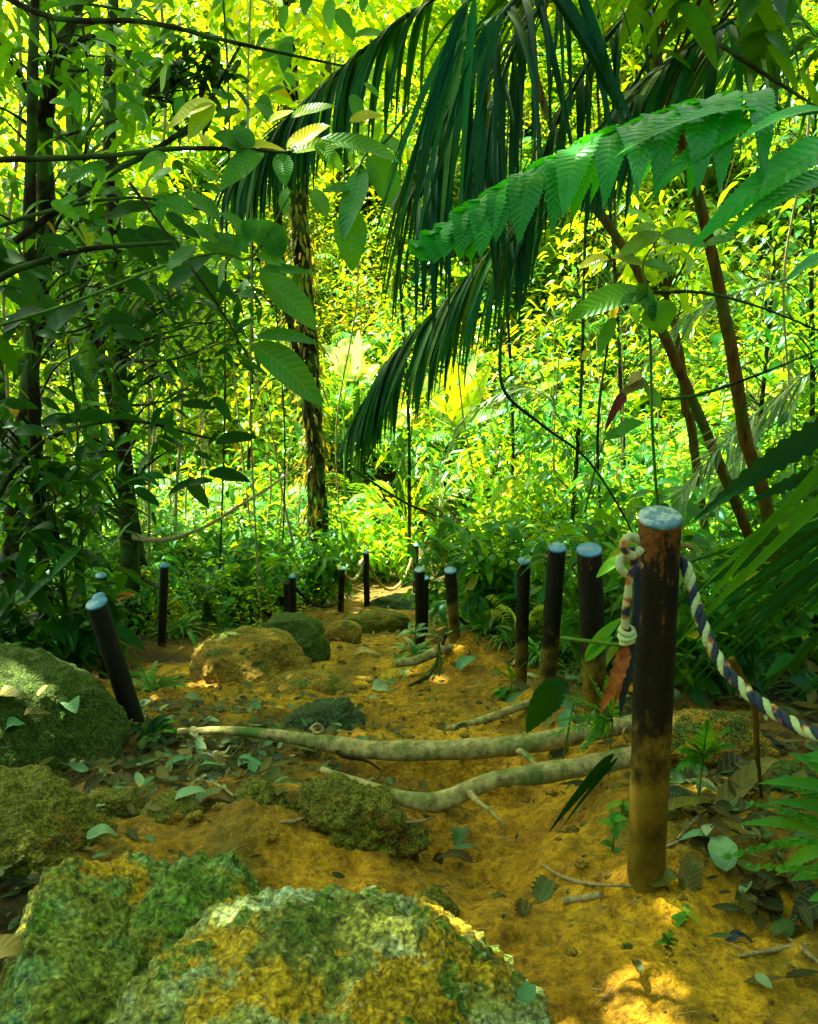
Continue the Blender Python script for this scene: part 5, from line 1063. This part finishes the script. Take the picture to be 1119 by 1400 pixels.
for k in range(26):
    x = 60 + 230 * g.random(); y = 220 + 120 * g.random(); a = g.normal(.5, .6); L = 22 + 26 * g.random(); sgn = 1 if g.random() < .5 else -1
    L_.append((x, y, x + sgn * L * math.cos(a), y + L * math.sin(a), L * .42, .3 + .6 * g.random(), 3.4 + 1.2 * g.random()))
leafy('branch', 'branch of mid green leaves below the long bare branch', [(-60, 330, 4), (60, 290, 4), (180, 270, 4), (290, 290, 4)], L_, 4, cat='branch', sr=.008, stm='barkd')
# small dark-leaved sprig silhouetted at top left
mb0 = MB(); g = R(91); root = empty('branch', at(200, 130, 4.2), 'dark small-leaved spray silhouetted against the bright canopy at upper left', 'branch')
mb = MB(); E_ = []
for k in range(16):
    e = at(210 + 90 * g.random(), 50 + 100 * g.random(), 4.2); tube(mb, np.array([at(195, 130, 4.2), e]), .004, 5, cap=False); E_.append(e)
mb.build('stem', M['barkd'], root); mb = MB(); foliage(mb, g, np.array(E_), 12, .07, .5, .07, 'm', seed=2, vb=.2); mb.build('foliage', M['dark'], root)

# ------------------------------------------------------------------ banana-like plants in the gully
def banana(lab, px, py, D, lv, s):
    b = base(px, py, D, -.05); root = empty('banana_plant', b, lab, 'plant'); c = at(px, py, D); mb = MB(); tube(mb, spline([b, (b + c) / 2, c], 12), [.12, .09, .06], 12, wob=.05); mb.build('stem', M['stem'], root)
    for k, (x1, y1, w, v, up) in enumerate(lv):
        mb = MB(); bigleaf(mb, c, at(x1, y1, D + .3 * math.sin(k * 2.1)), w / F0 * s * 1.15, up, sag=.04, shape='o', fold=.25, n=22, var=v, ripple=.05, seed=k); mb.build('leaf', M['banana'], root)
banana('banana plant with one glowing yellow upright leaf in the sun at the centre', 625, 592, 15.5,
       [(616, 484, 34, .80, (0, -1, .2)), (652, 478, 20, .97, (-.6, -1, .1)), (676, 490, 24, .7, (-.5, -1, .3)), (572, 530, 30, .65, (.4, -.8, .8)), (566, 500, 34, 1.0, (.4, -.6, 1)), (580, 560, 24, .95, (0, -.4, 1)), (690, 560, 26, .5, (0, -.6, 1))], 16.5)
banana('clump of broad leaves with white-green sun glare painted in, left of the banana plant', 487, 520, 15.0,
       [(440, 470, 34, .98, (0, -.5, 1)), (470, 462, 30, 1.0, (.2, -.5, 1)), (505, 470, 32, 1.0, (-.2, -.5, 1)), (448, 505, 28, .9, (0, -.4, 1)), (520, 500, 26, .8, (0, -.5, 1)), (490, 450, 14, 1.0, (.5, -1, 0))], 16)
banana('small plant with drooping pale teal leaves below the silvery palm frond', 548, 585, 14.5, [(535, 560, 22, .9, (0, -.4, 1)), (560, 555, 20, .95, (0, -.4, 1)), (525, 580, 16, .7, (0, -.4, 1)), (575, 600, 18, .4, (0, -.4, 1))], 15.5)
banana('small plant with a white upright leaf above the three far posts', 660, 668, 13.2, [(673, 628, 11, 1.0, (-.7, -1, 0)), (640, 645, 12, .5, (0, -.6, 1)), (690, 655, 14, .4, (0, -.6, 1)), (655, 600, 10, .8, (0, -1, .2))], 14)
# palm-like cane fern beside the far path
for k, (lab, cx, cy, D, tips, mt) in enumerate((
    ('young palm with feathery yellow-green fronds below the banana plant', 560, 720, 11.6, [(520, 665), (545, 650), (585, 640), (605, 670), (500, 700), (560, 640)], 'under'),
    ('young palm with thin pale fronds left of the three far posts', 600, 700, 12.6, [(575, 655), (600, 645), (625, 650), (640, 670)], 'palmlt'),
    ('feathery green palm seedling left of the white glaring leaves', 470, 560, 13.5, [(445, 500), (480, 490), (510, 520), (430, 540)], 'fern'))):
    b = base(cx, cy, D); root = empty('young_palm', b, lab, 'palm'); c = at(cx, cy, D); mb = MB(); tube(mb, np.array([b, c]), .02, 8); mb.build('stem', M['stem'], root)
    for q, (x, y) in enumerate(tips):
        mb = MB(); e = at(x, y, D); frond(mb, [c, (c + e) / 2 + [0, 0, .12], e], 16, lambda u: .42 * (1.1 - u), .04, 55, .3, 70 + q, 6, var0=.75, rr=.006); mb.build('frond', M[mt], root)

# ------------------------------------------------------------------ trees across the gully
specs = [(-11.5, 21, 6, 2.0, 'tall leafy tree on the far slope at the left'), (-5.6, 19, 5.5, 1.8, 'leafy tree on the far slope behind the stout dark trunk'), (-1.6, 23, 8.5, 2.4, 'yellow-green tree on the far slope above the vine-clad trunk'),
         (2.2, 21.5, 7.5, 2.2, 'leafy tree on the far slope behind the palm fronds'), (6.4, 20, 8, 2.6, 'leafy tree on the far slope behind the slender trunks'), (11, 22, 9, 2.8, 'tree on the far slope at the right edge'),
         (-8, 13.5, 5.5, 1.6, 'leafy tree in the gully at the left'), (7.4, 13, 7, 1.8, 'leafy tree in the gully at the right')]
for k, (x, y, h, r, lab) in enumerate(specs):
    g = R(900 + k); b = g3(x, y, -.1); t = b + [g.normal(0, .5), g.normal(0, .5), h]
    cen = np.vstack([crown_pts(g, t + g.normal(0, 1, 3) * [r * .5, r * .5, r * .4], (r * .7, r * .7, r * .5), 22) for _ in range(5)])
    tree('broadleaf_tree', lab, [b, (b + t) / 2 + [g.normal(0, .3), 0, 0], t], [.2, .15, .06], 'barkb', 'under', cen, 34 if k > 2 else 20, .30, .42, .42, 910 + k, group='trees on the slope across the gully', kind='s', vb=.55, lr=.35)
# shade trees whose crowns close over the path above the picture
sh = [(-3.2, 5.4, 7.9, 3.1, 'tall tree left of the path whose crown shades it from above'), (-.9, 2.6, 7.9, 2.7, 'tall tree right of the path leaning over it and shading it from above'),
      (-4.4, 9.0, 8.4, 2.7, 'tall tree over the shaded thicket at the left')]
for k, (x, y, h, r, lab) in enumerate(sh):
    g = R(950 + k); b = g3(x * 1.9 if k < 2 else x, y if k else y - 1, -.1)
    if k == 0: b = g3(-3.9, 3.2, -.1)
    if k == 1: b = g3(4.2, 4.2, -.1)
    t = np.array([x, y, h]); cen = np.vstack([crown_pts(g, t + g.normal(0, 1, 3) * [r * .55, r * .5, .3], (r * .75, r * .7, r * .25), 26) for _ in range(6)])
    tree('shade_tree', lab, [b, (b + t) / 2 + [g.normal(0, .1), 0, .6], t], [.16, .12, .05], 'barkd', 'mid', cen, 38, .26, .45, .34, 960 + k, group='tall trees closing over the path', kind='s', lr=.35)
print('objects', len(bpy.data.objects), 'faces', sum(len(m.polygons) for m in bpy.data.meshes))
